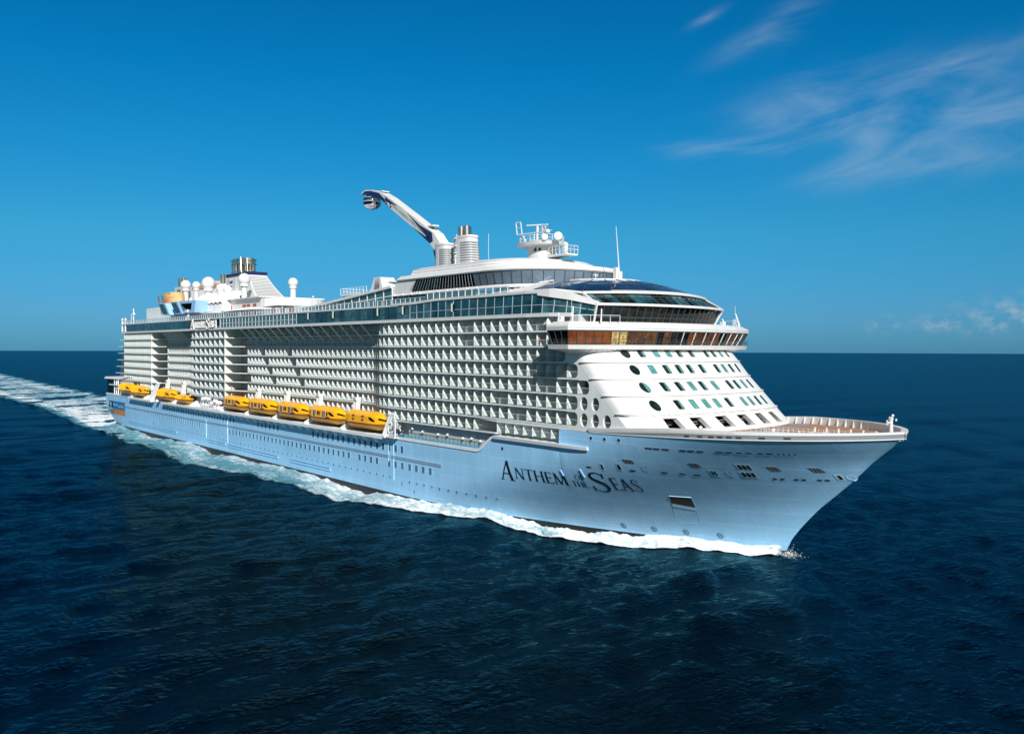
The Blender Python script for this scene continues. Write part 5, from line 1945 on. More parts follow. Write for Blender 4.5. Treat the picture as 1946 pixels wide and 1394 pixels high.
    m2.build('sports_shelter', [M['lightblue'], M['tealdark']], ship)
    # rock-climbing wall, coloured surf screen
    m2 = MB()
    rg = random.Random(9)
    R_ = []
    for k in range(7):
        z = 50.5 + 5.0 * k / 6
        w = 1 - .5 * (k / 6) ** 2
        R_.append([(62 + 9.5 * w * math.cos(q) + rg.uniform(-.5, .5), -12 + 3.2 * math.sin(q) + rg.uniform(-.3, .3), z) for q in [2 * math.pi * j / 14 for j in range(14)]])
    m2.grid(R_, lambda a, k: 1 if (a < 3 and 6 < k < 11) else 0, True, True)
    m2.face(R_[-1], 0)
    for x in (55, 59.5):
        m2.bar((x, -15.2, 51), (x - 2, -15.2, 54.6), .45, mi=2)
    m2.build('climbing_wall', [M['tan'], M['rust'], M['brownwall']], ship)
    m2 = MB()
    m2.poly([(30, 54), (92, 54), (92, 58.2)] + [(92 - 60 * t, 58.2 + 2.6 * math.sin(math.pi * t * .9)) for t in np.linspace(.05, .95, 10)] + [(30, 59.6)], [], lambda u, v, w: (u, 3 + w, v), .4, 0)
    m2.box(28, 34, 2.8, 3.0, 55, 60.8, 1)
    m2.poly([(38, 58.6), (80, 57.8), (80, 58.9), (60, 60.0), (40, 59.9)], [], lambda u, v, w: (u, 2.75 + w, v), .15, 2)
    m2.build('surf_screen', [M['fabric'], M['logo_blue'], M['rust']], ship)
    # radomes on pedestals
    def radome(x, y, z, r, zb_, pr):
        mb = MB(); mb.sphere((0, 0, z - zb_), r, 22)
        mb.lathe([(r * .72, z - zb_ - r * .98), (r * .72, z - zb_ - r * .6)], (0, 0, 0), 20)
        o = mb.build('radome', M['white'], ship)
        o.location = (x, y, zb_)
        m2 = MB()
        m2.tube((0, 0, 0), (0, 0, z - zb_ - r * .8), pr, n=16); m2.tube((0, 0, z - zb_ - r * 1.15), (0, 0, z - zb_ - r * .95), r * .78, n=16)
        m2.build('radome_pedestal', M['white'], o)
    radome(124.3, -9, 57.2, 2.05, 50.4, .92)
    radome(142.6, 0, 55.5, 1.6, 49.9, .9)
    radome(57.5, -6, 59.0, 2.0, 50.5, 1.0); radome(69.5, -6, 58.2, 1.6, 50.5, .85); radome(82.5, -6, 58.3, 2.5, 51, 1.25)
    radome(98, -7, 55.6, 1.75, 51.5, .9); radome(104.2, -7, 54.9, 1.5, 51.4, .8)
    # two short twin-pipe stacks between the radomes
    for x, y, zt in ((50.5, -5, 58.6), (91, -3, 57.6)):
        mb = MB()
        mb.hexa([(x - 5, y - 2, 50), (x + 6, y - 2, 50), (x + 6, y + 2, 50), (x - 5, y + 2, 50)], [(x - 3.6, y - 1.8, zt), (x + 3.6, y - 1.8, zt), (x + 3.6, y + 1.8, zt), (x - 3.6, y + 1.8, zt)], 0)
        for k in range(9):
            mb.box(x - .5, x + 4.4 - k * .1, y - 2.1, y - 1.9, 52 + k * .65, 52.3 + k * .65, 1)
        o = mb.build('galley_stack', [M['white'], M['shadegrey']], ship)
        m2 = MB()
        for dx in (-1.6, 1.6):
            m2.tube((x + dx, y, zt), (x + dx, y, zt + 3.6), 1.05, n=14)
        m2.build('galley_pipe', M['steel'], o)
    mb = MB()
    mb.box(30, 84, -13, 10, 43.95, 50.4); mb.box(84, 128, -17, 12, 46.2, 46.6)
    mb.build('sports_deck_house', M['slab'], ship)
    mb = MB()                                               # white shade sails along the open deck
    def sail(xa, xb, y0_, y1_, z, h):
        R_ = []
        for i in range(9):
            u = i / 8
            R_.append([(xa + (xb - xa) * u, y0_ + (y1_ - y0_) * k / 6, z + h * math.sin(math.pi * u) ** .8 * math.sin(math.pi * (k / 6 * .9 + .05))) for k in range(7)])
        mb.grid(R_, 0)
    sail(128, 162, -19.2, -12.5, 45.7, 1.3)
    sail(162, 178.5, -19.0, -11, 46.2, 1.5)
    sail(112, 128, -19.2, -13, 45.6, .9)
    for x in (132, 145, 158, 164, 176):
        mb.bar((x, -18.8, 44), (x, -18.8, 46.2), .15)
    mb.build('shade_sail', M['fabric'], ship)
    for x in (186, 197, 130.5):
        m2 = MB(); m2.tube((x, -19.6, 44), (x, -19.6, 47.6), .1, n=6); m2.sphere((x, -19.6, 47.7), .3, 8); m2.build('deck_light', M['white'], ship)
build_aft_top()

# ---- davits (fixed to the ship) and deck winch
def davit(x, lean=0.0, front=False):
    mb = MB()
    y0_, y1_ = (-22.0, -19.4) if front else (-18.9, -17.9)
    z0_, z1_ = (14.2, 20.9) if front else (15.4, 22.0)
    w0, w1 = 1.5, 1.15
    for dx in (-.55, .55):
        mb.hexa([(x + dx - .16, y0_ - .2, z0_), (x + dx + .16, y0_ - .2, z0_), (x + dx + .16, y0_ + w0, z0_), (x + dx - .16, y0_ + w0, z0_)], [(x + lean + dx - .16, y1_ - .3, z1_), (x + lean + dx + .16, y1_ - .3, z1_), (x + lean + dx + .16, y1_ + w1 - .3, z1_), (x + lean + dx - .16, y1_ + w1 - .3, z1_)], 0)
        if not front:                                      # foot running out to the ledge
            mb.hexa([(x + dx - .14, -22.2, 14.2), (x + dx + .14, -22.2, 14.2), (x + dx + .14, -18.0, 14.2), (x + dx - .14, -18.0, 14.2)], [(x + dx - .14, -21.7, 15.0), (x + dx + .14, -21.7, 15.0), (x + dx + .14, -18.0, 17.0), (x + dx - .14, -18.0, 17.0)], 0)
    for t in (.05, .3, .55, .8, .97):
        p = Vector((x, y0_ + .4, z0_)).lerp(Vector((x + lean, y1_ + .2, z1_)), t)
        mb.box(p.x - .5, p.x + .5, p.y - .25, p.y + .25, p.z - .1, p.z + .1, 0)
    mb.hexa([(x - .9, -22.25, 14.1), (x + .9, -22.25, 14.1), (x + .9, -20.5, 14.1), (x - .9, -20.5, 14.1)], [(x - .75, -22.2, 14.6), (x + .75, -22.2, 14.6), (x + .75, -20.6, 14.6), (x - .75, -20.6, 14.6)], 0)
    mb.box(x + lean - .72, x + lean + .72, y1_ - .6, y1_ + 1.0, z1_ - .3, z1_ + .2, 0)
    mb.tube((x + lean - .8, y1_ - .2, z1_ - .4), (x + lean + .8, y1_ - .2, z1_ - .4), .35, n=12, mi=0)
    mb.build('davit', M['white'], ship)
BOATX = [146.3 + 20.1 * k for k in range(5)]
for x in [136.5] + [156.6 + 20.1 * k for k in range(4)]:
    davit(x, .3)
davit(237.2, .5, True)
for x in (39.5, 56.5, 72.0, 90.0, 108.5):
    davit(x, .3)
davit(64.0, 1.4, True)
def reel(x, y, z, r):
    mb = MB()
    for s in (-.45, .45):
        n = 10
        for k in range(n):
            a, b = 2 * math.pi * k / n, 2 * math.pi * (k + 1) / n
            mb.bar((x + r * math.cos(a), y + s, z + r * math.sin(a)), (x + r * math.cos(b), y + s, z + r * math.sin(b)), .14, mi=0)
            mb.bar((x, y + s, z), (x + r * math.cos(a), y + s, z + r * math.sin(a)), .10, mi=0)
    mb.tube((x, y - .5, z), (x, y + .5, z), .4, n=12, mi=1)
    mb.bar((x, y - .6, z), (x - .5, y - .6, z - r - .5), .2, mi=0); mb.bar((x, y + .6, z), (x + .5, y + .6, z - r - .5), .2, mi=0)
    mb.build('rescue_winch', [M['rail'], M['shadegrey']], ship)
reel(238.6, -20.8, 17.0, .95); reel(240.4, -20.4, 17.1, .95); reel(238.0, -21.0, 15.2, .7)
mb = MB(); mb.box(237.0, 241.8, -22.0, -20.5, 14.2, 14.45); mb.bar((241.2, -21.4, 14.3), (241.2, -21.4, 18.6), .3); mb.bar((239.5, -20.6, 15), (239.5, -20.6, 19.3), .35); mb.bar((237.2, -21.2, 14.5), (241.8, -21.2, 15.0), .3)
mb.build('winch_frame', M['white'], ship)

# ------------------------------------------------------------------ lifeboats (hang in the davits: things of their own)
def boat_half(t, z, H=4.3):
    """half-breadth of a lifeboat at t (0 stern .. 1 bow) and height z"""
    end = max(0.0, min(1, (t / .10))) ** .5 if t < .10 else 1.0
    bowl = 1.0 if t < .62 else max(0.0, 1 - ((t - .62) / .38) ** 2.2)
    plan = 2.3 * (.74 + .26 * end) * bowl
    if z < 1.55:
        k = z / 1.55
        return plan * (0.16 + .84 * k ** .8) if z > 0 else plan * .05
    k = (z - 1.55) / (H - 1.55)
    return plan * (1.0 - .07 * k) * (1 if k < .66 else max(0.0, 1 - 1.0 * ((k - .66) / .36) ** 1.25))
def make_boat(kind, label, loc, group):
    L_ = 17.0 if kind != 'rescue' else 13.0
    H = 4.3 if kind != 'rescue' else 3.1
    root = empty('lifeboat', loc, label, 'lifeboat', group)
    def P(t, z, s, o=0.0):
        x = t * L_ - L_ / 2
        if t > .8:
            x += (z - 1.5) * .22 * (t - .8) / .2
        roof = H if t < .8 else H - 1.3 * ((t - .8) / .2) ** 1.5
        zz = z if z <= 1.55 else 1.55 + (z - 1.55) * (roof - 1.55) / (H - 1.55)
        if t > .72 and z < 1.55:
            zz = z + (1.55 - z) * .55 * ((t - .72) / .28) ** 2
        return (x, s * (boat_half(t, z, H) + o), zz)
    ts = [0, .02, .05, .09, .14] + list(np.linspace(.18, .62, 12)) + list(np.linspace(.66, 1, 12))
    zl = [0, .15, .5, .95, 1.3, 1.55]
    zu = [1.55, 1.9, 2.3, 2.7, 3.05, 3.35, 3.65, 3.9, 4.1, 4.22, 4.3]
    if kind == 'rescue':
        zu = [1.55, 1.9, 2.2, 2.5, 2.75, 2.95, 3.1]
    mb = MB()
    for s in (-1, 1):
        mb.grid([[P(t, z, s) for z in zl] for t in ts], 0)
    mb.face([P(0, z, -1) for z in zl] + [P(0, z, 1) for z in reversed(zl)], 0)
    hull_ = mb.build('boat_hull', M['yellow'], root, loc=(0, 0, 0), sharp=45)
    mb = MB()
    for s in (-1, 1):
        mb.grid([[P(t, z, s, -.04) for z in zu] for t in ts], 0)
    mb.face([P(0, z, -1, -.04) for z in zu] + [P(0, z, 1, -.04) for z in reversed(zu)], 0)
    top = mb.build('canopy', M['yellow'], root, loc=(0, 0, 0), sharp=45)
    mb = MB()
    for s in (-1, 1):
        mb.path([P(t, 1.42, s, .08) for t in ts], .18, .42, mi=0)
    mb.build('rub_rail', M['orange'], hull_)
    def quad(mb, t0, t1, z0_, z1_, s, o=.02, mi=0, sk=0.0):
        mb.face([P(t0, z0_, s, o), P(t1, z0_, s, o), P(t1 + sk, z1_, s, o), P(t0 + sk, z1_, s, o)], mi)
    for s in (-1, 1):
        mb = MB()                                           # eye-shaped cockpit window
        c = [(.72, 3.22), (.725, 2.75), (.755, 2.45), (.80, 2.2), (.85, 2.12), (.845, 2.4), (.81, 2.8), (.77, 3.1)]
        mb.face([P(t - .03, z, s, .05) for t, z in c])
        mb.build('cockpit_window', M['black'], top)
    mb = MB()
    for s in (-1, 1):
        for k in range(5):
            t0_, t1_ = .87 + .022 * k, .87 + .022 * (k + 1)
            mb.face([P(t0_, 2.75, s, .04), P(t1_, 2.75, s, .04), P(t1_, 3.25, s, .04), P(t0_, 3.25, s, .04)])
    mb.build('windscreen', M['black'], top)
    if kind == 'tender':
        for s in (-1, 1):
            for t in (.20, .50):
                mb = MB(); quad(mb, t, t + .10, 1.62, 3.38, s, .045, 1); quad(mb, t + .010, t + .044, 1.72, 3.3, s, .07); quad(mb, t + .056, t + .09, 1.72, 3.3, s, .07)
                mb.build('boat_door', [M['black'], M['slab']], top)
            for t in (.33, .385, .63):
                mb = MB(); quad(mb, t, t + .042, 2.2, 3.12, s, .05); mb.build('boat_window', M['black'], top)
            mb = MB(); quad(mb, .085, .125, 2.35, 3.05, s, .05); mb.build('boat_window', M['reddoor'], top)
            for t in (.07, .68):
                mb = MB()
                c = [(t + .075 * math.cos(q), 1.55 + .42 * math.sin(q)) for q in [2 * math.pi * k / 14 for k in range(14)]]
                mb.face([P(a, b, s, .16) for a, b in c]); mb.build('bumper', M['blackrub'], hull_)
    elif kind == 'plain':
        for s in (-1, 1):
            for t in (.22, .48):
                mb = MB(); quad(mb, t, t + .10, 1.7, 3.5, s, .03, 0); mb.build('boat_door', M['yellow'], top)
                for z in (2.1, 2.95):
                    for dt in (.02, .055):
                        mb = MB(); quad(mb, t + dt, t + dt + .028, z, z + .45, s, .06); mb.build('boat_window', M['black'], top)
    else:
        mb = MB()
        for s in (-1, 1):
            for t in np.linspace(.06, .56, 9):
                mb.path([P(t, z, s, .03) for z in zu[:-2]], .22, .12)
        mb.build('canopy_rib', M['yellow'], top)
    mb = MB()
    for t in (.15, .8):
        mb.tube((t * L_ - L_ / 2, 0, H - .6), (t * L_ - L_ / 2, 0, H + .55), .16, n=8)
    mb.build('lifting_hook', M['white'], top)
    return root
BG = 'lifeboats hanging in the davits along the starboard side'
BZ, BY = 15.15, -19.9
for k, (kind, lab) in enumerate((
        ('tender', 'yellow tender lifeboat with black doors, next to the stacked white raft canisters'),
        ('tender', 'yellow tender lifeboat with black doors, second one forward of the white raft canisters'),
        ('tender', 'yellow tender lifeboat with black doors, middle of the long row of five'),
        ('tender', 'yellow tender lifeboat with black doors, just behind the plain-sided yellow lifeboat'),
        ('plain', 'yellow plain-sided lifeboat with small square windows beside the foremost white davit'))):
    make_boat(kind, lab, (BOATX[k] + .6, BY, BZ), BG)
for kind, lab, x, z in (
        ('ribbed', 'yellow ribbed lifeboat nearest the stern, under the white stern house', 31.0, 15.3),
        ('ribbed', 'yellow ribbed lifeboat partly behind a leaning white davit near the stern', 48.5, 15.0),
        ('ribbed', 'yellow ribbed lifeboat behind the small open-bowed yellow rescue boat', 81.0, 14.9),
        ('rescue', 'low yellow rescue boat beside the stacked white raft canisters', 100.0, 14.8)):
    make_boat(kind, lab, (x, BY - .2, z), BG)

# life-raft canisters in their cradles on the boat deck
def make_raft():
    mb = MB()
    prof = [(.01, -1.0), (.5, -1.0), (.64, -.86), (.66, -.1), (.70, -.08), (.70, .08), (.66, .1), (.64, .86), (.5, 1.0), (.01, 1.0)]
    mb.lathe(prof, (0, 0, 0), 18)
    mb.v = [(z, y, x) for x, y, z in mb.v]
    o = mb.build('life_raft_canister', M['white'], None)
    m2 = MB()
    for x in (-.55, .55):
        n = 16
        m2.path([(x, .68 * math.cos(2 * math.pi * k / n), .68 * math.sin(2 * math.pi * k / n)) for k in range(n + 1)], .09, .05)
    m2.build('strap', M['grey'], o)
    return o
raft0 = make_raft()
spots = [(118.6, 17.2, 0), (121.2, 17.5, 1), (123.6, 17.4, 2), (119.2, 15.4, 3), (122.0, 15.5, 4), (126.6, 16.3, 5), (129.6, 17.0, 6), (132.2, 16.6, 7), (129.8, 15.1, 8), (132.6, 14.95, 9)]
names = ['upper tier of the bigger stack, end nearest the rescue boat', 'upper tier of the bigger stack, in its middle', 'upper tier of the bigger stack, end nearest the bow', 'lower tier of the bigger stack, end nearest the rescue boat', 'lower tier of the bigger stack, end nearest the bow', 'alone on the slope between the two stacks', 'upper tier of the smaller stack, its aft one', 'upper tier of the smaller stack, its forward one', 'lower tier of the smaller stack, its aft one', 'lower tier of the smaller stack, beside the aftmost black-doored tender']
for k, (x, z, i) in enumerate(spots):
    r = raft0 if k == 0 else copy_tree(raft0)
    r.location = (x, -20.6, z)
    r.rotation_euler = (0, R(-6 if k % 3 else 10), R(72 + 9 * (k % 3)))
    tag(r, 'white raft canister, ' + names[k], 'life raft', 'white life raft canisters stacked on the boat deck')
mb = MB()
for x in (117.4, 119.8, 122.4, 124.8, 127.0, 128.6, 131.0, 133.6):
    mb.bar((x, -21.3, 14.2), (x, -21.3, 16.6), .14); mb.bar((x, -19.6, 14.2), (x, -19.6, 16.6), .14)
for a, b in ((117.4, 124.8), (128.6, 133.6)):
    for z in (14.5, 16.5):
        for y in (-21.3, -19.6):
            mb.bar((a, y, z), (b, y, z), .12)
for x in np.arange(117, 135, .8):
    mb.bar((x, -22.0, 14.3), (x, -22.0, 15.3), .05)
mb.bar((117, -22.0, 15.3), (135, -22.0, 15.3), .06)
mb.build('raft_cradle', M['rail'], ship)

# ------------------------------------------------------------------ people
def person_mesh(shirt, trousers, pose, name='person'):
    """one skinned body: joints with radii, grown by a Skin modifier, coloured by height"""
    V = {'pel': (0, 0, .95, .15), 'bel': (0, 0, 1.12, .145), 'che': (.01, 0, 1.32, .165), 'nek': (.02, 0, 1.50, .062), 'hed': (.04, 0, 1.63, .105), 'top': (.03, 0, 1.73, .075)}
    E_ = [('pel', 'bel'), ('bel', 'che'), ('che', 'nek'), ('nek', 'hed'), ('hed', 'top')]
    a = 1 if pose == 'rail' else 0
    for s, n in ((-1, 'r'), (1, 'l')):
        st = .12 if (pose == 'walk' and s > 0) else (-.12 if pose == 'walk' else 0)
        V['hip' + n] = (0, s * .10, .90, .095); V['kne' + n] = (st + .03, s * .105, .50, .062); V['ank' + n] = (st * 1.6, s * .11, .09, .042); V['toe' + n] = (st * 1.6 + .16, s * .13, .035, .035)
        V['sho' + n] = (.0, s * .19, 1.42, .062); V['elb' + n] = (.08 + .14 * a, s * .25, 1.15, .043); V['wri' + n] = (.16 + .30 * a, s * (.22 + .02 * a), .93 + .17 * a, .03); V['han' + n] = (.20 + .34 * a, s * .22, .84 + .24 * a, .034)
        E_ += [('pel', 'hip' + n), ('hip' + n, 'kne' + n), ('kne' + n, 'ank' + n), ('ank' + n, 'toe' + n), ('che', 'sho' + n), ('sho' + n, 'elb' + n), ('elb' + n, 'wri' + n), ('wri' + n, 'han' + n)]
    ks = list(V)
    me = bpy.data.meshes.new(name)
    me.from_pydata([V[k][:3] for k in ks], [(ks.index(p), ks.index(q)) for p, q in E_], [])
    o = bpy.data.objects.new('tmp', me)
    COL.objects.link(o)
    md = o.modifiers.new('s', 'SKIN')
    sv = me.skin_vertices[0].data
    for i, k in enumerate(ks):
        sv[i].radius = (V[k][3], V[k][3])
        sv[i].use_root = (k == 'pel')
    ms = o.modifiers.new('b', 'SUBSURF')
    ms.levels = 1
    ms.render_levels = 1
    dg = bpy.context.evaluated_depsgraph_get()
    m2 = bpy.data.meshes.new_from_object(o.evaluated_get(dg))
    bpy.data.objects.remove(o)
    m2.name = name
    for m in (M['skin'], shirt, trousers, M['hair']):
        m2.materials.append(m)
    for p in m2.polygons:
        c = p.center
        if c.z > 1.66 or (c.z > 1.56 and c.x < .0):
            p.material_index = 3
        elif c.z > 1.49 or (c.z < 1.2 and abs(c.y) > .19) or c.x > .2:
            p.material_index = 0
        elif c.z > .98:
            p.material_index = 1
        else:
            p.material_index = 2
        p.use_smooth = True
    return m2
def person(x, y, z, rz, shirt, trousers, pose, label, group=None):
    o = bpy.data.objects.new('person', person_mesh(M[shirt], M[trousers], pose))
    COL.objects.link(o)
    o.location = (x, y, z)
    o.rotation_euler = (0, 0, R(rz))
    tag(o, label, 'person', group)
PG = 'passengers standing on balconies and decks'
def bal(px_x, row, d=.55):
    return (px_x, -20.48 + d, FL[row] + .02)
person(*bal(290.6, 0), -90, 'shirt', 'trousers', 'rail', 'person in a white shirt at the rail of a top-row balcony above the bridge wing', PG)
person(*bal(289.0, 1), -90, 'shirtred', 'trousers', 'rail', 'person in a red top at a balcony rail just aft of the bridge windows', PG)
person(*bal(238.6, 4), -80, 'shirtdark', 'shirt', 'rail', 'person in dark top, upper of two at the aft edge of the forward balconies', PG)
person(*bal(238.4, 5), -80, 'shirtdark', 'shirt', 'rail', 'person in dark top, lower of two at the aft edge of the forward balconies', PG)
person(*bal(255.6, 6), -85, 'shirtdark', 'shirt', 'rail', 'person in black top and white trousers low on the forward balconies above the promenade', PG)
person(172.0, -16.4, FL[2] + .02, -90, 'shirtdark', 'trousers', 'rail', 'person in black by the shaded recessed balconies, the aftmost of two', PG)
person(188.0, -16.4, FL[2] + .02, -90, 'shirtdark', 'trousers', 'rail', 'person in black by the shaded recessed balconies, the foremost of two', PG)
zf = sheer(327) + .66 + .8 - .45
person(333.6, -12.6, sheer(333.6) + .12, -60, 'shirt', 'shirt', 'walk', 'person with black hair and white clothes behind the thin bow rail', PG)
person(323.0, -16.2, sheer(323) + .2, -60, 'shirt', 'trousers', 'rail', 'person in white top on the bow deck by the slanted openings', PG)
person(241.8, -19.6, 14.14, -100, 'shirtdark', 'trousers', 'rail', 'person in black standing on the promenade among the blue loungers', PG)

# sun loungers and chairs on the open promenade
def make_lounger():
    r = empty('deck_lounger', (0, 0, 0), '', 'deck lounger')
    mb = MB()
    mb.hexa([(-.3, -.9, .32), (.3, -.9, .32), (.3, .35, .32), (-.3, .35, .32)], [(-.3, -.9, .42), (.3, -.9, .42), (.3, .35, .42), (-.3, .35, .42)])
    mb.build('cushion', M['blueseat'], r, loc=(0, 0, 0))
    mb = MB()
    mb.hexa([(-.3, .35, .32), (.3, .35, .32), (.3, .45, .32), (-.3, .45, .32)], [(-.3, .85, 1.0), (.3, .85, 1.0), (.3, .95, .96), (-.3, .95, .96)])
    mb.build('backrest', M['blueseat'], r, loc=(0, 0, 0))
    for x in (-.26, .26):
        for y in (-.8, .3):
            mb = MB(); mb.bar((x, y, 0), (x, y, .33), .05); mb.build('leg', M['cream'], r, loc=(0, 0, 0))
    return r
l0 = make_lounger()
for k, (x, y, rz, lab) in enumerate(((242.6, -19.3, 100, 'blue deck lounger by the dark promenade doorway, nearest the grey wall'), (240.9, -19.0, 95, 'blue deck lounger by the promenade rail, in the middle of three'), (239.4, -19.1, 110, 'blue deck lounger by the promenade rail, nearest the white winch reels'))):
    r = l0 if k == 0 else copy_tree(l0)
    r.location = (x, y, 14.13)
    r.rotation_euler = (0, 0, R(rz))
    tag(r, lab, 'deck lounger', 'blue loungers on the promenade')

# ------------------------------------------------------------------ sea
rgw = np.random.default_rng(11)
def wave_set():
    W = []
    wind = R(205)
    for lam, amp, n, spread in ((62, .34, 5, .35), (34, .26, 7, .45), (19, .17, 9, .6), (11, .11, 10, .7), (6.5, .07, 12, .8), (4.0, .04, 14, 1.0)):
        for _ in range(n):
            l = lam * rgw.uniform(.75, 1.3)
            th = wind + rgw.normal(0, spread)
            W.append((2 * math.pi / l * math.cos(th), 2 * math.pi / l * math.sin(th), amp * rgw.uniform(.5, 1.1) / math.sqrt(n) * 1.5, rgw.uniform(0, 6.28), l))
    return W
WAVES = wave_set()
def sea_h(x, y, spacing=None):
    h = np.zeros_like(x)
    for kx, ky, a, p, l in WAVES:
        f = 1.0 if spacing is None else np.clip((l / spacing - 2.5) / 2.5, 0, 1)
        ph = kx * x + ky * y + p
        h = h + a * f * (np.sin(ph) + .22 * np.sin(2 * ph + .4))
    r2_ = (x - CAMP.x) ** 2 + (y - CAMP.y) ** 2
    return h - r2_ / (2 * 5.8e6)
HX = np.linspace(-2, 327, 330)
HY0 = np.array([hull_y(x, .6) for x in HX])
def hull_wl(x):
    return np.where((x < -2) | (x > 327), 0, np.interp(x, HX, HY0))
def axis(dense, step, lo, hi, ratio=1.045):
    a = list(np.arange(dense[0], dense[1] + step, step))
    d = step
    while a[-1] < hi:
        d *= ratio
        a.append(a[-1] + d)
    d = step
    b = []
    q = dense[0]
    while q > lo:
        d *= ratio
        q -= d
        b.append(q)
    return np.array(b[::-1] + a)
def mesh_from_grid(name, X, Y, Z, mats, attrs=None, keep=None):
    ny, nx = X.shape
    me = bpy.data.meshes.new(name)
    co = np.stack([X, Y, Z], -1).reshape(-1, 3)
    i = np.arange(ny * nx).reshape(ny, nx)
    q = np.stack([i[:-1, :-1], i[:-1, 1:], i[1:, 1:], i[1:, :-1]], -1).reshape(-1, 4)
    if keep is not None:
        q = q[keep.reshape(-1)]
    me.vertices.add(len(co))
    me.vertices.foreach_set('co', co.astype(np.float32).ravel())
    me.loops.add(len(q) * 4)
    me.loops.foreach_set('vertex_index', q.astype(np.int32).ravel())
    me.polygons.add(len(q))
    me.polygons.foreach_set('loop_start', np.arange(0, len(q) * 4, 4, dtype=np.int32))
    me.polygons.foreach_set('loop_total', np.full(len(q), 4, dtype=np.int32))
    me.polygons.foreach_set('use_smooth', np.ones(len(q), dtype=bool))
    me.update(calc_edges=True)
    me.validate()
    for m in mats:
        me.materials.append(m)
    for k, a in (attrs or {}).items():
        at = me.attributes.new(k, 'FLOAT', 'POINT')
        at.data.foreach_set('value', a.astype(np.float32).ravel())
    o = bpy.data.objects.new(name, me)
    COL.objects.link(o)
    return o

def water_nodes(nt, N, L, b, s1=1.0):
    g = N.new('ShaderNodeNewGeometry')
    mp = N.new('ShaderNodeMapping')
    mp.inputs['Rotation'].default_value = (0, 0, R(-25))
    mp.inputs['Scale'].default_value = (1, .55, 1)
    L.new(g.outputs['Position'], mp.inputs['Vector'])
    prev = None
    for sc, dist, det in ((.22, .42, 3), (.8, .32, 4), (2.6, .11, 5)):
        no = N.new('ShaderNodeTexNoise')
        no.inputs['Scale'].default_value = sc
        no.inputs['Detail'].default_value = det
        no.inputs['Roughness'].default_value = .6
        no.inputs['Distortion'].default_value = .35
        L.new(mp.outputs[0], no.inputs['Vector'])
        bp = N.new('ShaderNodeBump')
        bp.inputs['Strength'].default_value = 1.0
        bp.inputs['Distance'].default_value = dist * s1
        L.new(no.outputs[0], bp.inputs['Height'])
        if prev:
            L.new(prev.outputs[0], bp.inputs['Normal'])
        prev = bp
    return g, prev

def sea_material():
    m, nt, N, L, b = new_mat('sea_water')
    out = N['Material Output']
    g, bp = water_nodes(nt, N, L, b)
    dif = N.new('ShaderNodeBsdfDiffuse')
    no = N.new('ShaderNodeTexNoise')
    no.inputs['Scale'].default_value = .006
    no.inputs['Detail'].default_value = 3
    L.new(g.outputs['Position'], no.inputs['Vector'])
    cr = N.new('ShaderNodeValToRGB')
    cr.color_ramp.elements[0].position = .35
    cr.color_ramp.elements[0].color = (.0002, .002, .005, 1)
    cr.color_ramp.elements[1].position = .7
    cr.color_ramp.elements[1].color = (.0003, .004, .010, 1)
    L.new(no.outputs[0], cr.inputs[0])
    L.new(cr.outputs[0], dif.inputs['Color'])
    gl = N.new('ShaderNodeBsdfGlossy')
    gl.inputs['Roughness'].default_value = .07
    gl.inputs['Color'].default_value = (.12, .40, .52, 1)
    L.new(bp.outputs[0], gl.inputs['Normal'])
    L.new(bp.outputs[0], dif.inputs['Normal'])
    fr = N.new('ShaderNodeFresnel')
    fr.inputs['IOR'].default_value = 1.23
    L.new(bp.outputs[0], fr.inputs['Normal'])
    mr = N.new('ShaderNodeMath')
    mr.operation = 'MINIMUM'
    mr.inputs[1].default_value = .61
    L.new(fr.outputs[0], mr.inputs[0])
    mx = N.new('ShaderNodeMixShader')
    L.new(mr.outputs[0], mx.inputs[0])
    L.new(dif.outputs[0], mx.inputs[1])
    L.new(gl.outputs[0], mx.inputs[2])
    L.new(mx.outputs[0], out.inputs['Surface'])
    return m

def build_sea():
    xs = axis((150, 430), .9, -42000, 42000)
    ys = axis((-150, 40), .9, -42000, 42000)
    X, Y = np.meshgrid(xs, ys)
    dx = np.gradient(xs)[None, :] + 0 * X
    dy = np.gradient(ys)[:, None] + 0 * X
    Z = sea_h(X, Y, np.maximum(dx, dy))
    o = mesh_from_grid('sea', X, Y, Z, [sea_material()])
    o['kind'] = 'structure'
build_sea()

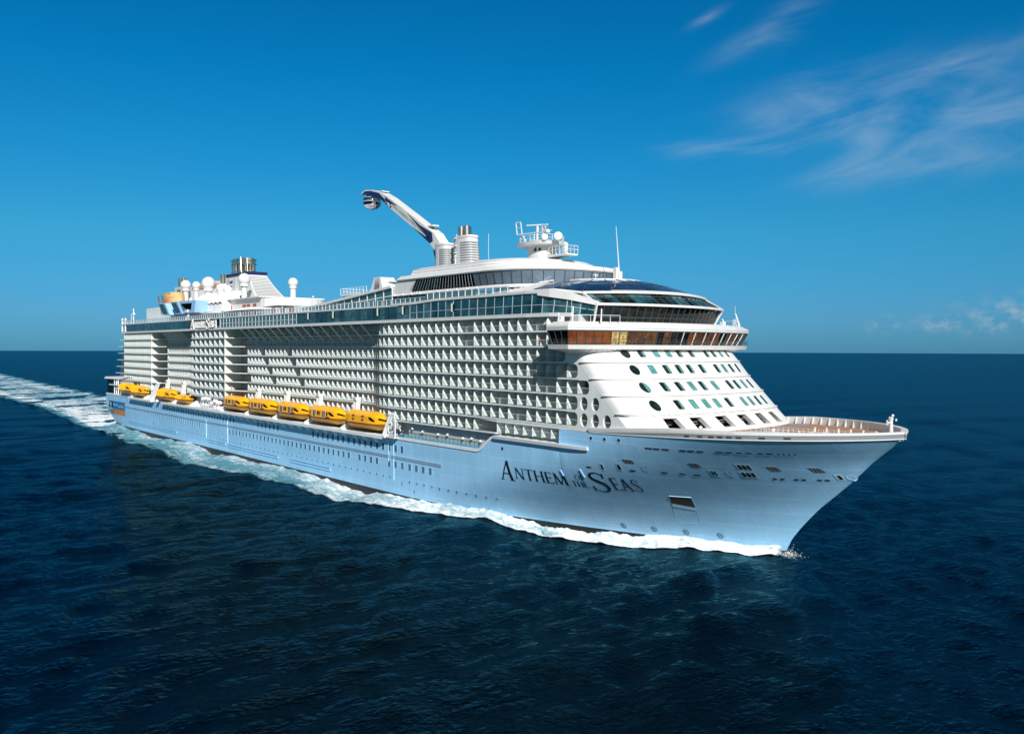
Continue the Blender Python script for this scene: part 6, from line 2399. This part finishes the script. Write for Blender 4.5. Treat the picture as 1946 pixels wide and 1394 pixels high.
# ---- foam along the hull, bow wave and wake
def vnoise(x, y, seed=0):
    """smooth value noise"""
    rg = np.random.default_rng(seed)
    T = rg.random((256, 256))
    xi, yi = np.floor(x).astype(int), np.floor(y).astype(int)
    fx, fy = x - xi, y - yi
    fx, fy = fx * fx * (3 - 2 * fx), fy * fy * (3 - 2 * fy)
    g = lambda a, b: T[a & 255, b & 255]
    return (g(xi, yi) * (1 - fx) + g(xi + 1, yi) * fx) * (1 - fy) + (g(xi, yi + 1) * (1 - fx) + g(xi + 1, yi + 1) * fx) * fy
def fbm(x, y, seed=0, n=4):
    s, a, t = 0, .5, 0
    for k in range(n):
        s = s + a * vnoise(x * 2 ** k + 17 * k, y * 2 ** k + 5 * k, seed + k)
        t += a
        a *= .5
    return s / t
def foam_material():
    m, nt, N, L, b = new_mat('wake_foam')
    out = N['Material Output']
    def math_(op, a, c=None):
        n = N.new('ShaderNodeMath')
        n.operation = op
        for i, q in enumerate((a, c)):
            if q is None:
                continue
            if isinstance(q, (int, float)):
                n.inputs[i].default_value = q
            else:
                L.new(q, n.inputs[i])
        return n.outputs[0]
    g = N.new('ShaderNodeNewGeometry')
    fa = N.new('ShaderNodeAttribute')
    fa.attribute_name = 'foam'
    ta = N.new('ShaderNodeAttribute')
    ta.attribute_name = 'aerated'
    mp = N.new('ShaderNodeMapping')
    mp.inputs['Scale'].default_value = (.45, 1, 1)
    L.new(g.outputs['Position'], mp.inputs['Vector'])
    n1 = N.new('ShaderNodeTexNoise')
    n1.inputs['Scale'].default_value = 1.1
    n1.inputs['Detail'].default_value = 9
    n1.inputs['Roughness'].default_value = .68
    n1.inputs['Distortion'].default_value = .6
    L.new(mp.outputs[0], n1.inputs['Vector'])
    n2 = N.new('ShaderNodeTexNoise')
    n2.inputs['Scale'].default_value = .22
    n2.inputs['Detail'].default_value = 6
    n2.inputs['Roughness'].default_value = .6
    n2.inputs['Distortion'].default_value = 1.2
    L.new(mp.outputs[0], n2.inputs['Vector'])
    n3 = N.new('ShaderNodeTexNoise')
    n3.inputs['Scale'].default_value = 5.0
    n3.inputs['Detail'].default_value = 6
    n3.inputs['Roughness'].default_value = .75
    L.new(mp.outputs[0], n3.inputs['Vector'])
    nn = math_('ADD', math_('ADD', math_('MULTIPLY', n1.outputs[0], .42), math_('MULTIPLY', n2.outputs[0], .30)), math_('MULTIPLY', n3.outputs[0], .28))
    # foam where noise exceeds 1 - density
    def step(dens, lo, hi):
        r = N.new('ShaderNodeMapRange')
        r.interpolation_type = 'SMOOTHSTEP'
        r.inputs[1].default_value = lo
        r.inputs[2].default_value = hi
        L.new(math_('ADD', nn, dens), r.inputs[0])
        return r.outputs[0]
    fo = step(fa.outputs['Fac'], .94, 1.28)
    ae = step(ta.outputs['Fac'], .88, 1.25)
    white = N.new('ShaderNodeBsdfDiffuse')
    cr = N.new('ShaderNodeValToRGB')
    cr.color_ramp.elements[0].position = .35
    cr.color_ramp.elements[0].color = (.60, .70, .74, 1)
    cr.color_ramp.elements[1].position = .6
    cr.color_ramp.elements[1].color = (.86, .87, .86, 1)
    L.new(n1.outputs[0], cr.inputs[0])
    L.new(cr.outputs[0], white.inputs['Color'])
    bp = N.new('ShaderNodeBump')
    bp.inputs['Strength'].default_value = 1
    bp.inputs['Distance'].default_value = .28
    L.new(n1.outputs[0], bp.inputs['Height'])
    L.new(bp.outputs[0], white.inputs['Normal'])
    b.inputs['Base Color'].default_value = (.10, .30, .36, 1)
    b.inputs['Roughness'].default_value = .25
    L.new(bp.outputs[0], b.inputs['Normal'])
    tr = N.new('ShaderNodeBsdfTransparent')
    m1 = N.new('ShaderNodeMixShader')
    L.new(math_('MULTIPLY', ae, .85), m1.inputs[0])
    L.new(tr.outputs[0], m1.inputs[1])
    L.new(b.outputs[0], m1.inputs[2])
    m2 = N.new('ShaderNodeMixShader')
    L.new(fo, m2.inputs[0])
    L.new(m1.outputs[0], m2.inputs[1])
    L.new(white.outputs[0], m2.inputs[2])
    L.new(m2.outputs[0], out.inputs['Surface'])
    return m
def build_wake():
    fm = foam_material()
    OX = [-2, 44, 75, 112, 161, 185, 203, 222, 231, 240, 253, 262, 273, 282, 292, 302, 310, 321, 329]
    OY = [32.5, 33.2, 34.3, 36.8, 38.3, 34, 32, 31.6, 30.2, 28.6, 26.2, 23.2, 21.8, 19.0, 15.3, 12.1, 9.2, 4.2, 1.6]
    xs = np.concatenate([np.linspace(-2, 180, 300), np.linspace(180.5, 329, 420)])
    q = np.linspace(0, 1, 44)
    xg, qg = np.meshgrid(xs, q)
    hy = hull_wl(xg)
    oy = np.interp(xg, OX, OY) + 1.5 * (fbm(xg * .12, xg * 0 + 3, 4) - .5) * np.clip((300 - xg) / 60, .15, 2)
    w = np.maximum(oy - hy, .6)
    yg = hy - .35 + (w + .6) * qg
    near = np.clip(1 - qg, 0, 1)
    bow = np.clip((xg - 200) / 90, 0, 1)
    edge = np.exp(-((qg - .80) / .16) ** 2)
    # density of broken water
    f = .45 + .16 * bow + .14 * near ** 2 + .14 * edge * (.35 + bow) - .05 * np.clip((150 - xg) / 100, 0, 1)
    f += .30 * (fbm(xg * .06, yg * .18, 21) - .5)
    f *= np.clip((1 - qg) / .22, 0, 1) ** .7
    f += .06 * bow * (qg < .9)
    f = np.where(xg > 326.5, f * np.clip((329 - xg) / 2.5, 0, 1), f)
    a = (.62 + .2 * near) * np.clip((1 - qg) / .25, 0, 1) * np.clip((329 - xg) / 6, 0, 1)
    wav = sea_h(xg, -yg)
    ht = np.exp(-((qg - .10) / .34) ** 2) * (.65 + .65 * np.clip((xg - 225) / 40, 0, 1) + 0.8 * np.clip((xg - 290) / 18, 0, 1) * np.clip((331 - xg) / 9, 0, 1))
    ht += edge * (.08 + .2 * bow) + .7 * (fbm(xg * .45, yg * .6, 31) - .5) * (.4 + bow) + .5 * (fbm(xg * 1.6, yg * 1.9, 61) - .5) * (.3 + bow)
    ht *= np.clip((1 - qg) / .4, 0, 1)
    ht += .8 * np.exp(-((qg - 0) / .12) ** 2) * (fbm(xg * .16, xg * 0, 77) - .40) * np.clip((320 - xg) / 60, .25, 1)
    z = wav + .07 + np.maximum(ht, -.02)
    side = mesh_from_grid('bow_wave_foam', xg, -yg, z, [fm], {'foam': f, 'aerated': a})
    side['kind'] = 'stuff'
    port = mesh_from_grid('bow_wave_foam', xg, yg, sea_h(xg, yg) + .07 + np.maximum(ht, -.02), [fm], {'foam': f, 'aerated': a})
    port['kind'] = 'stuff'
    # wake astern
    xa = -2 - np.concatenate([np.linspace(0, 300, 300), np.linspace(302, 1500, 300)])
    yy = np.linspace(-1, 1, 80)
    xg, vg = np.meshgrid(xa, yy)
    d = -xg
    ys_ = -34 - np.minimum(d, 100) * .03 + np.minimum(d, 140) * .10 - np.clip(d - 140, 0, 1e9) * .012
    yp = 34 + d * .042
    yg = ys_ + (yp - ys_) * (vg + 1) / 2
    yg = yg + np.clip(d - 250, 0, 1e9) ** 1.5 * .0006
    e = np.clip((1 - np.abs(vg)) / .25, 0, 1)
    f = (.57 - .06 * np.clip(d / 700, 0, 1) + .14 * np.exp(-(d / 70) ** 2)) + .22 * (fbm(xg * .012, yg * .10, 41) - .5) + .07 * np.exp(-((vg + .62) / .2) ** 2) + .06 * np.exp(-((vg - .55) / .2) ** 2)
    f *= e
    a = (.95 - .12 * np.clip(d / 900, 0, 1)) * np.clip((1 - np.abs(vg)) / .2, 0, 1)
    z = sea_h(xg, yg) + .08 + .5 * (fbm(xg * .1, yg * .16, 51) - .4) * e
    wk = mesh_from_grid('wake_foam', xg, yg, z, [fm], {'foam': f, 'aerated': a})
    wk['kind'] = 'stuff'
build_wake()

# fine spray thrown up at the stem
def build_spray():
    rg = random.Random(4)
    mb = MB()
    for _ in range(900):
        a, r = rg.uniform(-2.6, 1.6), abs(rg.gauss(0, 1))
        x = 327.6 + 1.1 * r * math.cos(a) + rg.uniform(-1, .9)
        y = (-1 if rg.random() < .6 else 1) * (.5 + .9 * r * abs(math.sin(a))) * (1 + max(0, 327.4 - x) * .3)
        z = .3 + abs(rg.gauss(0, .75)) * math.exp(-abs(x - 328) / 2.4)
        q = rg.uniform(.025, .075)
        p = Vector((x, y, z))
        c = [p + Vector(d) * q for d in ((1, 0, -.7), (-1, 0, -.7), (0, 1, .7), (0, -1, .7))]
        for t in ((0, 1, 2), (0, 3, 1), (0, 2, 3), (1, 3, 2)):
            mb.face([c[i] for i in t])
    mb.build('bow_spray', M['fabric'], None, kind='stuff')
build_spray()
